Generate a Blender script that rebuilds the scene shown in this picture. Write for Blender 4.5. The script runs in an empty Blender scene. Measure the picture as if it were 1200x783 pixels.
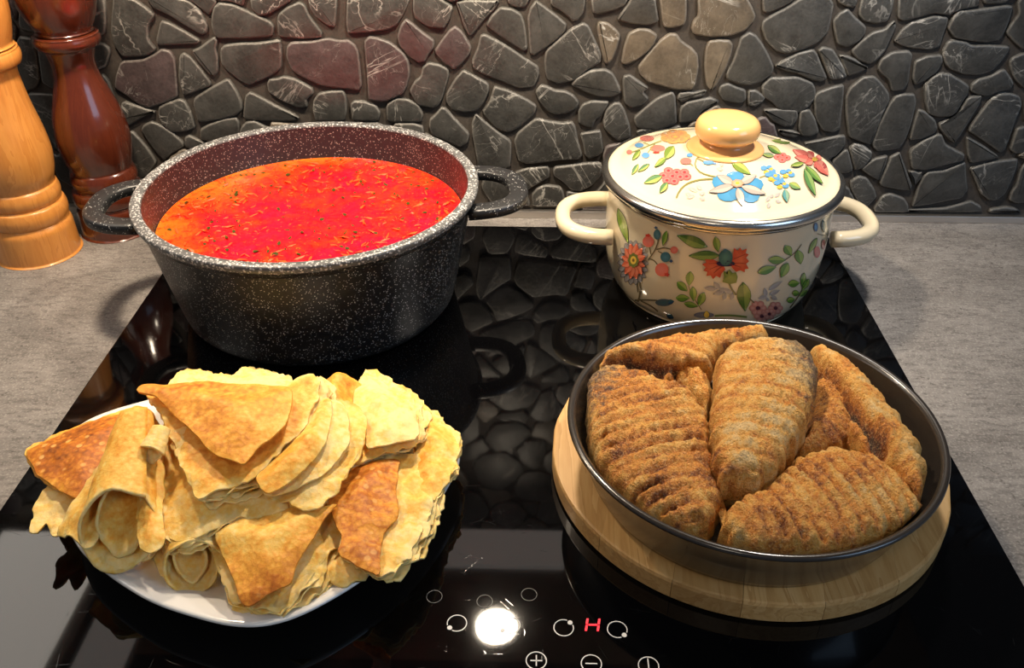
import bpy, bmesh, math, random
import numpy as np
from mathutils import Vector, Matrix, noise
from mathutils.geometry import delaunay_2d_cdt
random.seed(7)
SC = bpy.context.scene
COL = SC.collection
PI = math.pi

# ---------------------------------------------------------------- camera
F_PX, CAM_H = 1060.0, 0.39227          # focal length in pixels of the 1200 px wide frame, height above the hob
_y = np.array([32.0, -716.5, F_PX]); _y /= np.linalg.norm(_y)
_z = np.array([0.0, -_y[2], _y[1]]); _z /= np.linalg.norm(_z)
_R = np.stack([np.cross(_y, _z), _y, _z], 1)      # camera axes (right, down, forward) in rows
CAM = np.array([0.0, 0.0, CAM_H])
cam_data = bpy.data.cameras.new('camera'); cam = bpy.data.objects.new('camera', cam_data); COL.objects.link(cam)
cam_data.sensor_width = 36.0; cam_data.lens = F_PX * 36.0 / 1200.0; cam_data.clip_start = 0.01
mw = Matrix.Identity(4)
for i in range(3):
    mw[i][0] = _R[0, i]; mw[i][1] = -_R[1, i]; mw[i][2] = -_R[2, i]; mw[i][3] = CAM[i]
cam.matrix_world = mw
SC.camera = cam

# ---------------------------------------------------------------- world, lights, exposure
world = bpy.data.worlds.new('world'); SC.world = world; world.use_nodes = True
bg = world.node_tree.nodes['Background']; bg.inputs[0].default_value = (0.72, 0.80, 0.95, 1); bg.inputs[1].default_value = 0.11
LAMPS = [(-0.303, 0.643), (-0.033, 0.643), (0.237, 0.643)]
HOOD_Z = 0.435
def area(name, loc, size, power, color, target, shape='DISK', spread=None):
    d = bpy.data.lights.new(name, 'AREA'); d.shape = shape; d.size = size; d.energy = power; d.color = color
    o = bpy.data.objects.new(name, d); COL.objects.link(o); o.location = loc
    if spread: d.spread = math.radians(spread)
    o.rotation_euler = (Vector(target) - Vector(loc)).to_track_quat('-Z', 'Y').to_euler()
    return o
LAMP_W = [(1.25, (1.0, 0.81, 0.60)), (1.6, (1.0, 0.84, 0.64)), (0.9, (1.0, 0.94, 0.86))]
for (lx, ly), (w, c) in zip(LAMPS, LAMP_W):
    area('hood_lamp_light', (lx, ly, HOOD_Z - 0.004), 0.042, w, c, (lx, ly, 0), spread=128)
area('window_light', (1.5, -0.5, 1.0), 0.9, 9.0, (0.48, 0.70, 1.0), (0.1, 0.5, 0.0), 'SQUARE')
area('room_light', (-0.3, -0.9, 1.7), 0.5, 5.0, (1.0, 0.86, 0.68), (0.0, 0.5, 0.0))
SC.view_settings.view_transform = 'Standard'
SC.view_settings.look = 'None'
SC.view_settings.gamma = 1.0
SC.view_settings.use_curve_mapping = False
SC.view_settings.exposure = 0.0

# ---------------------------------------------------------------- helpers
def ray(px, py):
    return np.array([(px - 600) / F_PX, (py - 391.5) / F_PX, 1.0]) @ _R
def at_z(px, py, z):                      # the point of the photograph at height z
    d = ray(px, py); t = (z - CAM_H) / d[2]; return CAM + d * t
def at_y(px, py, y):                      # the point of the photograph on a wall at depth y
    d = ray(px, py); return CAM + d * (y / d[1])
def tag(o, label=None, cat=None, group=None, kind=None):
    if label: o['label'] = label
    if cat: o['category'] = cat
    if group: o['group'] = group
    if kind: o['kind'] = kind
    return o
def empty(name, loc, label, cat, group=None):
    o = bpy.data.objects.new(name, None); COL.objects.link(o); o.location = loc; o.empty_display_size = 0.02
    return tag(o, label, cat, group)
def link_mesh(name, me, parent=None):
    o = bpy.data.objects.new(name, me); COL.objects.link(o)
    if parent is not None:
        o.parent = parent
        o.matrix_parent_inverse = Matrix.Translation(parent.location).inverted()
    return o
def mesh(name, verts, faces, mat, parent=None, smooth=True, attrs=None, mats=None, fmat=None):
    me = bpy.data.meshes.new(name)
    me.from_pydata([tuple(map(float, v)) for v in verts], [], faces)
    if mats:
        for m in mats: me.materials.append(m)
        me.polygons.foreach_set('material_index', fmat)
    else:
        me.materials.append(mat)
    if smooth: me.polygons.foreach_set('use_smooth', [True] * len(me.polygons))
    for k, (typ, vals) in (attrs or {}).items():
        a = me.attributes.new(k, typ, 'POINT')
        if typ == 'FLOAT': a.data.foreach_set('value', np.asarray(vals, np.float32).ravel())
        else: a.data.foreach_set('color', np.asarray(vals, np.float32).ravel())
    me.update()
    return link_mesh(name, me, parent)
def auto_smooth(o, deg=40):
    me = o.data
    bm = bmesh.new(); bm.from_mesh(me)
    for e in bm.edges:
        if len(e.link_faces) == 2 and e.calc_face_angle(0) > math.radians(deg): e.smooth = False
    bm.to_mesh(me); bm.free()
    return o
def lathe(profile, c=(0, 0, 0), n=96):
    V, Fc = [], []
    rings = []
    for r, z in profile:
        if r < 1e-6:
            rings.append([len(V)]); V.append((c[0], c[1], c[2] + z))
        else:
            rings.append(list(range(len(V), len(V) + n)))
            for i in range(n):
                a = 2 * PI * i / n; V.append((c[0] + r * math.cos(a), c[1] + r * math.sin(a), c[2] + z))
    for A, B in zip(rings, rings[1:]):
        for i in range(n):
            j = (i + 1) % n
            if len(A) == 1 and len(B) == 1: continue
            if len(A) == 1: Fc.append((A[0], B[j], B[i]))
            elif len(B) == 1: Fc.append((A[i], A[j], B[0]))
            else: Fc.append((A[i], A[j], B[j], B[i]))
    return V, Fc
def smooth_profile(P, n=8):               # Catmull-Rom through profile points
    P = [np.array(p, float) for p in P]; out = []
    for i in range(len(P) - 1):
        p0 = P[max(i - 1, 0)]; p1 = P[i]; p2 = P[i + 1]; p3 = P[min(i + 2, len(P) - 1)]
        for k in range(n):
            t = k / n
            q = 0.5 * ((2 * p1) + (-p0 + p2) * t + (2 * p0 - 5 * p1 + 4 * p2 - p3) * t * t + (-p0 + 3 * p1 - 3 * p2 + p3) * t ** 3)
            out.append((max(q[0], 0), q[1]))
    out.append(tuple(P[-1])); return out
def box(x0, x1, y0, y1, z0, z1, bev=0.0):
    bm = bmesh.new(); bmesh.ops.create_cube(bm, size=1)
    for v in bm.verts:
        v.co = ((x0 + x1) / 2 + v.co.x * (x1 - x0), (y0 + y1) / 2 + v.co.y * (y1 - y0), (z0 + z1) / 2 + v.co.z * (z1 - z0))
    if bev: bmesh.ops.bevel(bm, geom=bm.edges[:], offset=bev, segments=2, affect='EDGES', profile=0.6)
    bm.verts.index_update()
    V = [tuple(v.co) for v in bm.verts]; Fc = [tuple(v.index for v in f.verts) for f in bm.faces]; bm.free()
    return V, Fc
def sweep(path, section, closed=False, up=(0, 0, 1)):   # section: (side, up) pairs; path: points
    P = [np.array(p, float) for p in path]; n = len(P); m = len(section); V, Fc = [], []
    up = np.array(up, float)
    for i in range(n):
        a = P[(i - 1) % n] if closed or i > 0 else P[i]; b = P[(i + 1) % n] if closed or i < n - 1 else P[i]
        t = b - a; t /= np.linalg.norm(t); s = np.cross(t, up); s /= np.linalg.norm(s); u = np.cross(s, t)
        for (p, q) in (section(i / (n - 1)) if callable(section) else section): V.append(P[i] + s * p + u * q)
        m = len(section(0)) if callable(section) else m
    for i in range(n if closed else n - 1):
        for k in range(m):
            Fc.append((i * m + k, i * m + (k + 1) % m, ((i + 1) % n) * m + (k + 1) % m, ((i + 1) % n) * m + k))
    if not closed:
        Fc.append(tuple(range(m))[::-1]); Fc.append(tuple((n - 1) * m + k for k in range(m)))
    return V, Fc
def round_sec(w, h, n=16, p=2.0):
    out = []
    for k in range(n):
        a = 2 * PI * k / n; c, s = math.cos(a), math.sin(a)
        out.append((math.copysign(abs(c) ** (2 / p), c) * w / 2, math.copysign(abs(s) ** (2 / p), s) * h / 2))
    return out
def chaikin(P, it=1):
    P = np.asarray(P, float)
    for _ in range(it):
        Q = np.roll(P, -1, 0); P = np.stack([0.75 * P + 0.25 * Q, 0.25 * P + 0.75 * Q], 1).reshape(-1, P.shape[1])
    return P
def resample(P, step):
    P = np.asarray(P, float); Q = np.vstack([P, P[:1]]); L = np.hypot(*(Q[1:, :2] - Q[:-1, :2]).T); s = np.r_[0, np.cumsum(L)]
    n = max(12, int(s[-1] / step)); u = np.linspace(0, s[-1], n, endpoint=False)
    return np.stack([np.interp(u, s, Q[:, k]) for k in range(P.shape[1])], 1)
def inside(poly, pts):
    x, y = pts[:, 0], pts[:, 1]; r = np.zeros(len(pts), bool); n = len(poly); j = n - 1
    for i in range(n):
        xi, yi = poly[i, :2]; xj, yj = poly[j, :2]
        c = ((yi > y) != (yj > y)) & (x < (xj - xi) * (y - yi) / (yj - yi + 1e-15) + xi)
        r ^= c; j = i
    return r
def seg_dist(poly, pts):
    A = poly[:, :2]; B = np.roll(A, -1, 0); d = B - A; L = (d ** 2).sum(1) + 1e-15
    t = np.clip(((pts[:, None, :] - A[None]) * d[None]).sum(2) / L, 0, 1)
    q = A[None] + t[..., None] * d[None]
    return np.sqrt(((pts[:, None, :] - q) ** 2).sum(2)).min(1)
def nz(x, y, z=0.0): return noise.noise((x, y, z))
def fbm(x, y, z=0.0, o=4):
    return noise.fractal((x, y, z), 1.0, 2.0, o)

# ---------------------------------------------------------------- material helpers
class NT:
    def __init__(s, name):
        s.m = bpy.data.materials.new(name); s.m.use_nodes = True; s.t = s.m.node_tree; s.n = s.t.nodes; s.l = s.t.links
        s.b = s.n['Principled BSDF']
    def node(s, t, **kw):
        n = s.n.new(t)
        for k, v in kw.items(): setattr(n, k, v)
        return n
    def put(s, n, i, v):
        if hasattr(v, 'links'): s.l.new(v, n.inputs[i])
        elif v is not None: n.inputs[i].default_value = v
    def coord(s, scale=(1, 1, 1), which='Object', rot=(0, 0, 0)):
        c = s.node('ShaderNodeTexCoord'); m = s.node('ShaderNodeMapping'); s.l.new(c.outputs[which], m.inputs[0])
        m.inputs['Scale'].default_value = scale; m.inputs['Rotation'].default_value = rot; return m.outputs[0]
    def noise(s, v, scale, detail=4, rough=0.55, dist=0.0, out=0):
        n = s.node('ShaderNodeTexNoise'); s.put(n, 'Vector', v); n.inputs['Scale'].default_value = scale
        n.inputs['Detail'].default_value = detail; n.inputs['Roughness'].default_value = rough; n.inputs['Distortion'].default_value = dist
        return n.outputs[out]
    def voro(s, v, scale, feature='F1', out='Distance', rnd=1.0):
        n = s.node('ShaderNodeTexVoronoi', feature=feature); s.put(n, 'Vector', v); n.inputs['Scale'].default_value = scale
        n.inputs['Randomness'].default_value = rnd; return n.outputs[out]
    def ramp(s, f, stops, interp='LINEAR'):
        n = s.node('ShaderNodeValToRGB'); s.put(n, 0, f); r = n.color_ramp; r.interpolation = interp
        while len(r.elements) < len(stops): r.elements.new(0.5)
        for e, (p, c) in zip(r.elements, stops):
            e.position = p; e.color = c if len(c) == 4 else (*c, 1)
        return n.outputs[0]
    def mix(s, f, a, b, blend='MIX'):
        n = s.node('ShaderNodeMix', data_type='RGBA', blend_type=blend); s.put(n, 0, f)
        s.put(n, 6, a if hasattr(a, 'links') else (*a[:3], 1)); s.put(n, 7, b if hasattr(b, 'links') else (*b[:3], 1)); return n.outputs[2]
    def math(s, op, a, b=None, c=None, clamp=False):
        n = s.node('ShaderNodeMath', operation=op, use_clamp=clamp); s.put(n, 0, a); s.put(n, 1, b)
        if c is not None: s.put(n, 2, c)
        return n.outputs[0]
    def attr(s, name, out='Fac'):
        n = s.node('ShaderNodeAttribute', attribute_name=name); return n.outputs[out]
    def rnd(s): return s.node('ShaderNodeObjectInfo').outputs['Random']
    def bump(s, h, strength=0.3, dist=0.002, normal=None):
        n = s.node('ShaderNodeBump'); s.put(n, 'Height', h); n.inputs['Strength'].default_value = strength; n.inputs['Distance'].default_value = dist
        if normal is not None: s.l.new(normal, n.inputs['Normal'])
        s.l.new(n.outputs[0], s.b.inputs['Normal']); return n.outputs[0]
    def set(s, **kw):
        for k, v in kw.items(): s.put(s.b, k.replace('_', ' '), v if (hasattr(v, 'links') or not isinstance(v, tuple) or len(v) != 3 or k == 'Subsurface_Radius') else (*v, 1))
        return s.m
def plain(name, color, rough=0.5, metal=0.0, **kw):
    t = NT(name); t.set(Base_Color=color, Roughness=rough, Metallic=metal, **kw); return t.m
K3 = lambda v: (v, v, v)

# ---- wall stones
def stone_mat(name, dark, light, veinc=(0.46, 0.44, 0.40)):
    t = NT(name); r = t.rnd()
    c = t.node('ShaderNodeTexCoord').outputs['Object']
    off = t.node('ShaderNodeVectorMath', operation='MULTIPLY_ADD'); t.l.new(c, off.inputs[0]); off.inputs[1].default_value = (1, 1, 1)
    cmb = t.node('ShaderNodeCombineXYZ'); t.put(cmb, 0, t.math('MULTIPLY', r, 7.3)); t.put(cmb, 2, t.math('MULTIPLY', r, 3.1)); t.l.new(cmb.outputs[0], off.inputs[2])
    rot = t.node('ShaderNodeVectorRotate', rotation_type='Y_AXIS'); t.l.new(off.outputs[0], rot.inputs['Vector']); t.put(rot, 'Angle', t.math('MULTIPLY', r, 37.0))
    v = rot.outputs[0]
    n1 = t.noise(v, 60, 6, 0.65); n2 = t.noise(v, 420, 3, 0.6)
    base = t.mix(t.math('MULTIPLY_ADD', n2, 0.9, t.math('MULTIPLY', n1, 0.35), clamp=True), dark, light)
    base = t.mix(t.ramp(n1, [(0.42, K3(0)), (0.72, K3(0.6))]), base, tuple(min(1, x * 1.7) for x in light))
    mp = t.node('ShaderNodeMapping'); t.l.new(v, mp.inputs[0]); mp.inputs['Scale'].default_value = (1, 1, 0.28)
    vn = t.noise(mp.outputs[0], 26, 5, 0.6, 0.6)
    vein = t.ramp(t.math('ABSOLUTE', t.math('SUBTRACT', vn, 0.5)), [(0.0, K3(1)), (0.011, K3(0))])
    mp2 = t.node('ShaderNodeMapping'); t.l.new(v, mp2.inputs[0]); mp2.inputs['Scale'].default_value = (0.5, 1, 1.2); mp2.inputs['Location'].default_value = (3, 1, 2)
    vn2 = t.noise(mp2.outputs[0], 55, 4, 0.55, 0.9)
    vein2 = t.ramp(t.math('ABSOLUTE', t.math('SUBTRACT', vn2, 0.47)), [(0.0, K3(0.55)), (0.008, K3(0))])
    gate = t.ramp(t.noise(v, 17, 2), [(0.46, K3(0)), (0.62, K3(1))])
    veins = t.math('MULTIPLY', t.math('MAXIMUM', vein, vein2), gate)
    base = t.mix(t.math('MULTIPLY', veins, 0.75), base, veinc)
    e = t.attr('edge')
    base = t.mix(t.math('MULTIPLY', e, t.math('MULTIPLY_ADD', n2, 0.6, 0.1)), base, (0.26, 0.245, 0.22))  # pale edge wear, with the bright lit bevels put into the colour too
    t.set(Base_Color=base, Roughness=t.math('MULTIPLY_ADD', n1, 0.25, 0.33), Specular_IOR_Level=0.45)
    t.bump(t.math('ADD', t.math('MULTIPLY', n1, 1.0), t.math('MULTIPLY', n2, 0.25)), 0.55, 0.0016)
    return t.m
M = {}
M['stone'] = stone_mat('slate_stone', (0.005, 0.005, 0.0048), (0.042, 0.041, 0.038))
M['stone_brown_bounce'] = stone_mat('brown_bounce_stone', (0.030, 0.023, 0.016), (0.105, 0.082, 0.056))  # random stone tone; on marked outlines also lid light put into the colour
M['stone_purple_bounce'] = stone_mat('purple_bounce_stone', (0.012, 0.008, 0.0085), (0.055, 0.036, 0.037))  # random stone tone; on marked outlines also red soup light put into the colour
t = NT('grout'); v = t.coord(); n = t.noise(v, 260, 5, 0.6)
t.set(Base_Color=t.mix(n, (0.020, 0.016, 0.013), (0.070, 0.056, 0.044)), Roughness=0.8); t.bump(n, 0.5, 0.001); M['grout'] = t.m
# ---- worktop laminate
t = NT('worktop_laminate'); v = t.coord((1, 3.2, 1)); v1 = t.coord((1, 1, 1)); n1 = t.noise(v, 9, 6, 0.62, 0.5); n2 = t.noise(v, 95, 5, 0.7); n3 = t.noise(v1, 600, 2, 0.6)
c = t.mix(t.ramp(n1, [(0.3, K3(0)), (0.7, K3(1))]), (0.135, 0.122, 0.112), (0.245, 0.225, 0.208))
c = t.mix(t.ramp(n2, [(0.38, K3(0.75)), (0.52, K3(0))]), c, (0.095, 0.085, 0.08))
c = t.mix(t.ramp(n3, [(0.5, K3(0)), (0.75, K3(0.45))]), c, (0.46, 0.43, 0.39))
c = t.mix(t.ramp(t.noise(v1, 240, 3, 0.7), [(0.30, K3(0.8)), (0.40, K3(0))]), c, (0.06, 0.052, 0.047))
t.set(Base_Color=c, Roughness=0.5, Specular_IOR_Level=0.35); t.bump(n2, 0.15, 0.0006); M['worktop'] = t.m
# ---- hob glass
t = NT('black_hob_glass'); v = t.coord()
sc = t.voro(t.coord((1, 0.55, 1), rot=(0, 0, 0.5)), 46, 'DISTANCE_TO_EDGE'); sc2 = t.voro(t.coord((0.5, 1.0, 1), rot=(0, 0, 1.1)), 71, 'DISTANCE_TO_EDGE')
line = t.math('MAXIMUM', t.ramp(sc, [(0.0, K3(1)), (0.003, K3(0))]), t.ramp(sc2, [(0.0, K3(1)), (0.003, K3(0))]))
line = t.math('MULTIPLY', line, t.ramp(t.noise(v, 70, 3), [(0.57, K3(0)), (0.65, K3(1))]))
t.set(Base_Color=t.mix(t.math('MULTIPLY', line, 0.5), (0.0015, 0.0015, 0.0018), (0.03, 0.03, 0.03)), Roughness=t.math('MULTIPLY_ADD', line, 0.12, t.math('MULTIPLY_ADD', t.noise(v, 30, 4), 0.05, 0.012)), IOR=1.46)
t.bump(line, 0.08, 0.0001); M['hob'] = t.m
M['print'] = plain('white_print', (0.72, 0.70, 0.66), 0.5)
M['print_faint'] = plain('faint_print', (0.07, 0.07, 0.068), 0.5)
t = NT('red_display'); t.set(Base_Color=(0.3, 0, 0.01), Emission_Color=(1.0, 0.01, 0.03), Emission_Strength=1.6); M['digit'] = t.m
M['steel'] = plain('steel', (0.62, 0.60, 0.57), 0.22, 1.0)
M['alu'] = plain('brushed_aluminium', (0.66, 0.62, 0.58), 0.38, 1.0)
# ---- wood
def wood(name, a, b, c, scale=1.0, rough=0.35, coat=0.4, axis='Z'):
    t = NT(name); s = {'Z': (34, 34, 3.0), 'Y': (34, 3.0, 34), 'X': (3, 34, 34)}[axis]
    r = t.rnd(); cc = t.node('ShaderNodeTexCoord').outputs['Object']
    add = t.node('ShaderNodeVectorMath', operation='ADD'); t.l.new(cc, add.inputs[0]); cmb = t.node('ShaderNodeCombineXYZ')
    for i in range(3): t.put(cmb, i, t.math('MULTIPLY', r, 2.7 + i))
    t.l.new(cmb.outputs[0], add.inputs[1]); mp = t.node('ShaderNodeMapping'); t.l.new(add.outputs[0], mp.inputs[0]); mp.inputs['Scale'].default_value = tuple(x * scale for x in s)
    v = mp.outputs[0]; n1 = t.noise(v, 1.6, 4, 0.6, 0.6); n2 = t.noise(v, 11, 4, 0.7)
    w = t.math('FRACT', t.math('MULTIPLY', n1, 7.0))
    f = t.math('MULTIPLY_ADD', w, 0.45, t.math('MULTIPLY', n2, 0.6), clamp=True)
    col = t.ramp(f, [(0.15, a), (0.5, b), (0.85, c)]); col = t.mix(t.math('MULTIPLY', r, 0.45 if axis == 'Y' else 0.0), col, tuple(0.62 * q for q in a))
    t.set(Base_Color=col, Roughness=rough, Coat_Weight=coat, Coat_Roughness=0.12); t.bump(n2, 0.08, 0.0006); return t.m
M['beech'] = wood('lacquered_beech', (0.52, 0.190, 0.036), (0.60, 0.240, 0.050), (0.66, 0.285, 0.065), rough=0.32, coat=0.5)
M['mahogany'] = wood('dark_red_wood', (0.075, 0.014, 0.006), (0.090, 0.017, 0.0065), (0.105, 0.021, 0.008), rough=0.24, coat=0.8)
M['board'] = wood('oiled_board_wood', (0.42, 0.215, 0.065), (0.60, 0.35, 0.125), (0.68, 0.43, 0.18), scale=1.0, rough=0.5, coat=0.05, axis='Y')
# ---- speckled coating
def speckle(name, base, spots, dens, rough=0.35, mot=0.5):
    t = NT(name); v = t.coord()
    m = None
    for sc_, thr in dens:
        vn = t.node('ShaderNodeTexVoronoi'); t.put(vn, 'Vector', v); vn.inputs['Scale'].default_value = sc_
        keep = t.math('GREATER_THAN', t.noise(vn.outputs['Position'], 900, 1), 0.5)
        d = t.ramp(vn.outputs['Distance'], [(thr * 0.6, K3(1)), (thr, K3(0))]); d = t.math('MULTIPLY', d, keep)
        m = d if m is None else t.math('MAXIMUM', m, d)
    t.set(Base_Color=t.mix(m, base, spots), Roughness=rough, Specular_IOR_Level=0.5); t.bump(t.noise(v, 700, 2), 0.12, 0.0005); return t.m
M['granite_out'] = speckle('black_speckled_coating', (0.010, 0.010, 0.011), (0.62, 0.62, 0.60), [(720, 0.30), (380, 0.19)], 0.36)
M['granite_in'] = speckle('brown_speckled_coating', (0.020, 0.016, 0.018), (0.34, 0.27, 0.24), [(620, 0.34), (330, 0.20)], 0.34)
M['granite_rim'] = speckle('grey_speckled_rim', (0.085, 0.085, 0.085), (0.52, 0.51, 0.50), [(600, 0.48), (420, 0.40)], 0.4)
M['granite_handle'] = speckle('black_handle_coating', (0.014, 0.014, 0.015), (0.55, 0.55, 0.53), [(600, 0.26)], 0.4)
# ---- soup
t = NT('beet_soup'); v = t.coord(); n1 = t.noise(v, 22, 5, 0.62, 0.8); n2 = t.noise(v, 110, 5, 0.7, 0.6); n3 = t.noise(v, 300, 3, 0.6); rad = t.attr('rim')
k = t.math('ADD', t.math('MULTIPLY', n1, 0.9), t.math('MULTIPLY', n2, 0.55)); k = t.math('ADD', k, t.math('MULTIPLY', rad, 0.34))
col = t.ramp(t.math('MULTIPLY', k, 0.62), [(0.38, (0.62, 0.002, 0.028)), (0.46, (0.62, 0.004, 0.014)), (0.55, (0.60, 0.022, 0.005)), (0.70, (0.58, 0.10, 0.006)), (0.86, (0.30, 0.13, 0.010))])
col = t.mix(t.ramp(n3, [(0.62, K3(0)), (0.72, K3(0.6))]), col, (0.80, 0.22, 0.02))
col = t.mix(t.ramp(n2, [(0.34, K3(0.75)), (0.45, K3(0))]), col, (0.22, 0.006, 0.003))
t.set(Base_Color=col, Roughness=0.16, Coat_Weight=0.3, Coat_Roughness=0.08, Subsurface_Weight=0.25, Subsurface_Radius=(0.01, 0.002, 0.001), Subsurface_Scale=0.3)
t.bump(t.math('ADD', n2, t.math('MULTIPLY', n3, 0.5)), 0.35, 0.002); M['soup'] = t.m
M['herb'] = plain('dark_herb', (0.045, 0.040, 0.004), 0.6, Specular_IOR_Level=0.1); M['shred'] = plain('orange_shred', (0.74, 0.070, 0.008), 0.4, Specular_IOR_Level=0.3)
# ---- enamel
M['enamel'] = plain('cream_enamel', (0.64, 0.54, 0.37), 0.12, Coat_Weight=0.6, Coat_Roughness=0.04)
M['enamel_knob'] = plain('apricot_knob', (0.74, 0.40, 0.15), 0.14, Coat_Weight=0.5, Coat_Roughness=0.05)
t = NT('enamel_decal'); t.set(Base_Color=t.attr('Col', 'Color'), Roughness=0.14, Coat_Weight=0.5, Coat_Roughness=0.05); M['decal'] = t.m
M['china'] = plain('white_china', (0.82, 0.80, 0.76), 0.10, Coat_Weight=0.4)
t = NT('dark_glaze'); t.set(Base_Color=(0.028, 0.022, 0.018), Roughness=0.24, Coat_Weight=0.5, Coat_Roughness=0.08); M['glaze'] = t.m
# ---- crepes
t = NT('crepe_batter'); v = t.coord(); to = t.attr('toast'); n1 = t.noise(v, 38, 5, 0.6, 0.5); n2 = t.noise(v, 230, 4, 0.65); vo = t.voro(v, 330, 'F1')
k = t.math('ADD', to, t.math('MULTIPLY', t.math('SUBTRACT', n1, 0.5), 0.72)); k = t.math('ADD', k, t.math('MULTIPLY', t.math('SUBTRACT', n2, 0.5), 0.8))
k = t.math('ADD', k, t.math('MULTIPLY', t.math('MULTIPLY', t.math('SUBTRACT', vo, 0.45), to), 0.35))
col = t.ramp(k, [(0.0, (0.90, 0.66, 0.27)), (0.20, (0.88, 0.54, 0.12)), (0.40, (0.82, 0.37, 0.048)), (0.70, (0.50, 0.15, 0.016)), (1.0, (0.18, 0.045, 0.008))])
sp = t.math('MULTIPLY', t.ramp(t.voro(v, 150, 'F1'), [(0.20, K3(1)), (0.30, K3(0))]), t.ramp(to, [(0.52, K3(0)), (0.66, K3(0.75))]))
sp = t.math('MULTIPLY', sp, t.ramp(n1, [(0.40, K3(0)), (0.52, K3(1))])); col = t.mix(sp, col, (0.80, 0.46, 0.14))
t.set(Base_Color=col, Roughness=0.5, Specular_IOR_Level=0.25, Subsurface_Weight=0.22, Subsurface_Radius=(0.006, 0.003, 0.001), Subsurface_Scale=0.5)
t.bump(t.math('ADD', t.math('MULTIPLY', n2, 0.8), t.math('MULTIPLY', vo, 0.6)), 0.4, 0.0012); M['crepe'] = t.m
# ---- fried fish
t = NT('fried_crust'); v = t.coord(); to = t.attr('toast'); n1 = t.noise(v, 45, 5, 0.6, 0.4); n2 = t.noise(v, 260, 5, 0.7); n3 = t.noise(v, 900, 3, 0.7); sk = t.attr('skin')
k = t.math('ADD', to, t.math('MULTIPLY', t.math('SUBTRACT', n1, 0.5), 1.35)); k = t.math('ADD', k, t.math('MULTIPLY', t.math('SUBTRACT', n2, 0.5), 1.0))
col = t.ramp(k, [(0.0, (0.80, 0.54, 0.24)), (0.26, (0.82, 0.42, 0.085)), (0.48, (0.68, 0.24, 0.028)), (0.70, (0.25, 0.062, 0.010)), (0.95, (0.045, 0.018, 0.009))])
g = t.ramp(t.math('ADD', sk, t.math('MULTIPLY', t.math('SUBTRACT', n2, 0.5), 1.2)), [(0.36, K3(0)), (0.68, K3(0.85))])
col = t.mix(g, col, (0.085, 0.078, 0.066)); col = t.mix(t.ramp(n3, [(0.52, K3(0)), (0.66, K3(0.6))]), col, (0.84, 0.54, 0.21)); col = t.mix(t.ramp(n3, [(0.32, K3(0.65)), (0.44, K3(0))]), col, (0.14, 0.045, 0.012))
t.set(Base_Color=col, Roughness=0.5, Specular_IOR_Level=0.45)
t.bump(t.math('ADD', t.math('MULTIPLY', n2, 1.4), t.math('MULTIPLY', n3, 0.8)), 1.0, 0.0026); M['fish'] = t.m
M['fish_inside'] = plain('dark_fish_inside', (0.10, 0.030, 0.012), 0.45)
# ---- hood and others
M['hood'] = plain('grey_hood_metal', (0.30, 0.29, 0.28), 0.45, 0.6)
M['hood_dark'] = plain('dark_filter_metal', (0.06, 0.06, 0.06), 0.5, 0.5)
M['cabinet'] = plain('grey_cabinet_board', (0.42, 0.40, 0.37), 0.6)
t = NT('lamp_lens'); t.set(Base_Color=(0.9, 0.9, 0.9), Emission_Color=(1.0, 0.86, 0.68), Emission_Strength=60); M['lens'] = t.m
t = NT('plaster'); v = t.coord(); t.set(Base_Color=t.mix(t.noise(v, 40, 4), (0.30, 0.31, 0.27), (0.36, 0.365, 0.32)), Roughness=0.8); M['plaster'] = t.m
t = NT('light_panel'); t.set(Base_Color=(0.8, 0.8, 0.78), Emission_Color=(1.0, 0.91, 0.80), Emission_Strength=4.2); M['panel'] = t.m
t = NT('added_panel_glow'); t.set(Base_Color=(0.8, 0.8, 0.78), Emission_Color=(1.0, 0.92, 0.84), Emission_Strength=1.0); M['added_glow'] = t.m  # glow added to plain hood parts, no lamp there
# ================================================================ SETTING
WALL_Y = 0.7905
HOB_X0, HOB_X1, HOB_Y0, HOB_Y1 = -0.3175, 0.2725, 0.245, 0.7610
V, Fc = box(-1.40, 1.40, 0.20, WALL_Y + 0.02, -0.042, -0.003, 0.001)
tag(mesh('worktop', V, Fc, M['worktop'], smooth=False), 'grey brown stone-look laminate worktop around the black hob', 'worktop')
# ---- wall and its stones
wall = tag(mesh('wall_back', *box(-1.40, 1.40, WALL_Y, WALL_Y + 0.05, -0.042, 0.80), M['grout'], smooth=False), 'backsplash wall of flat dark stones set in brown grout', kind='structure')
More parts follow.
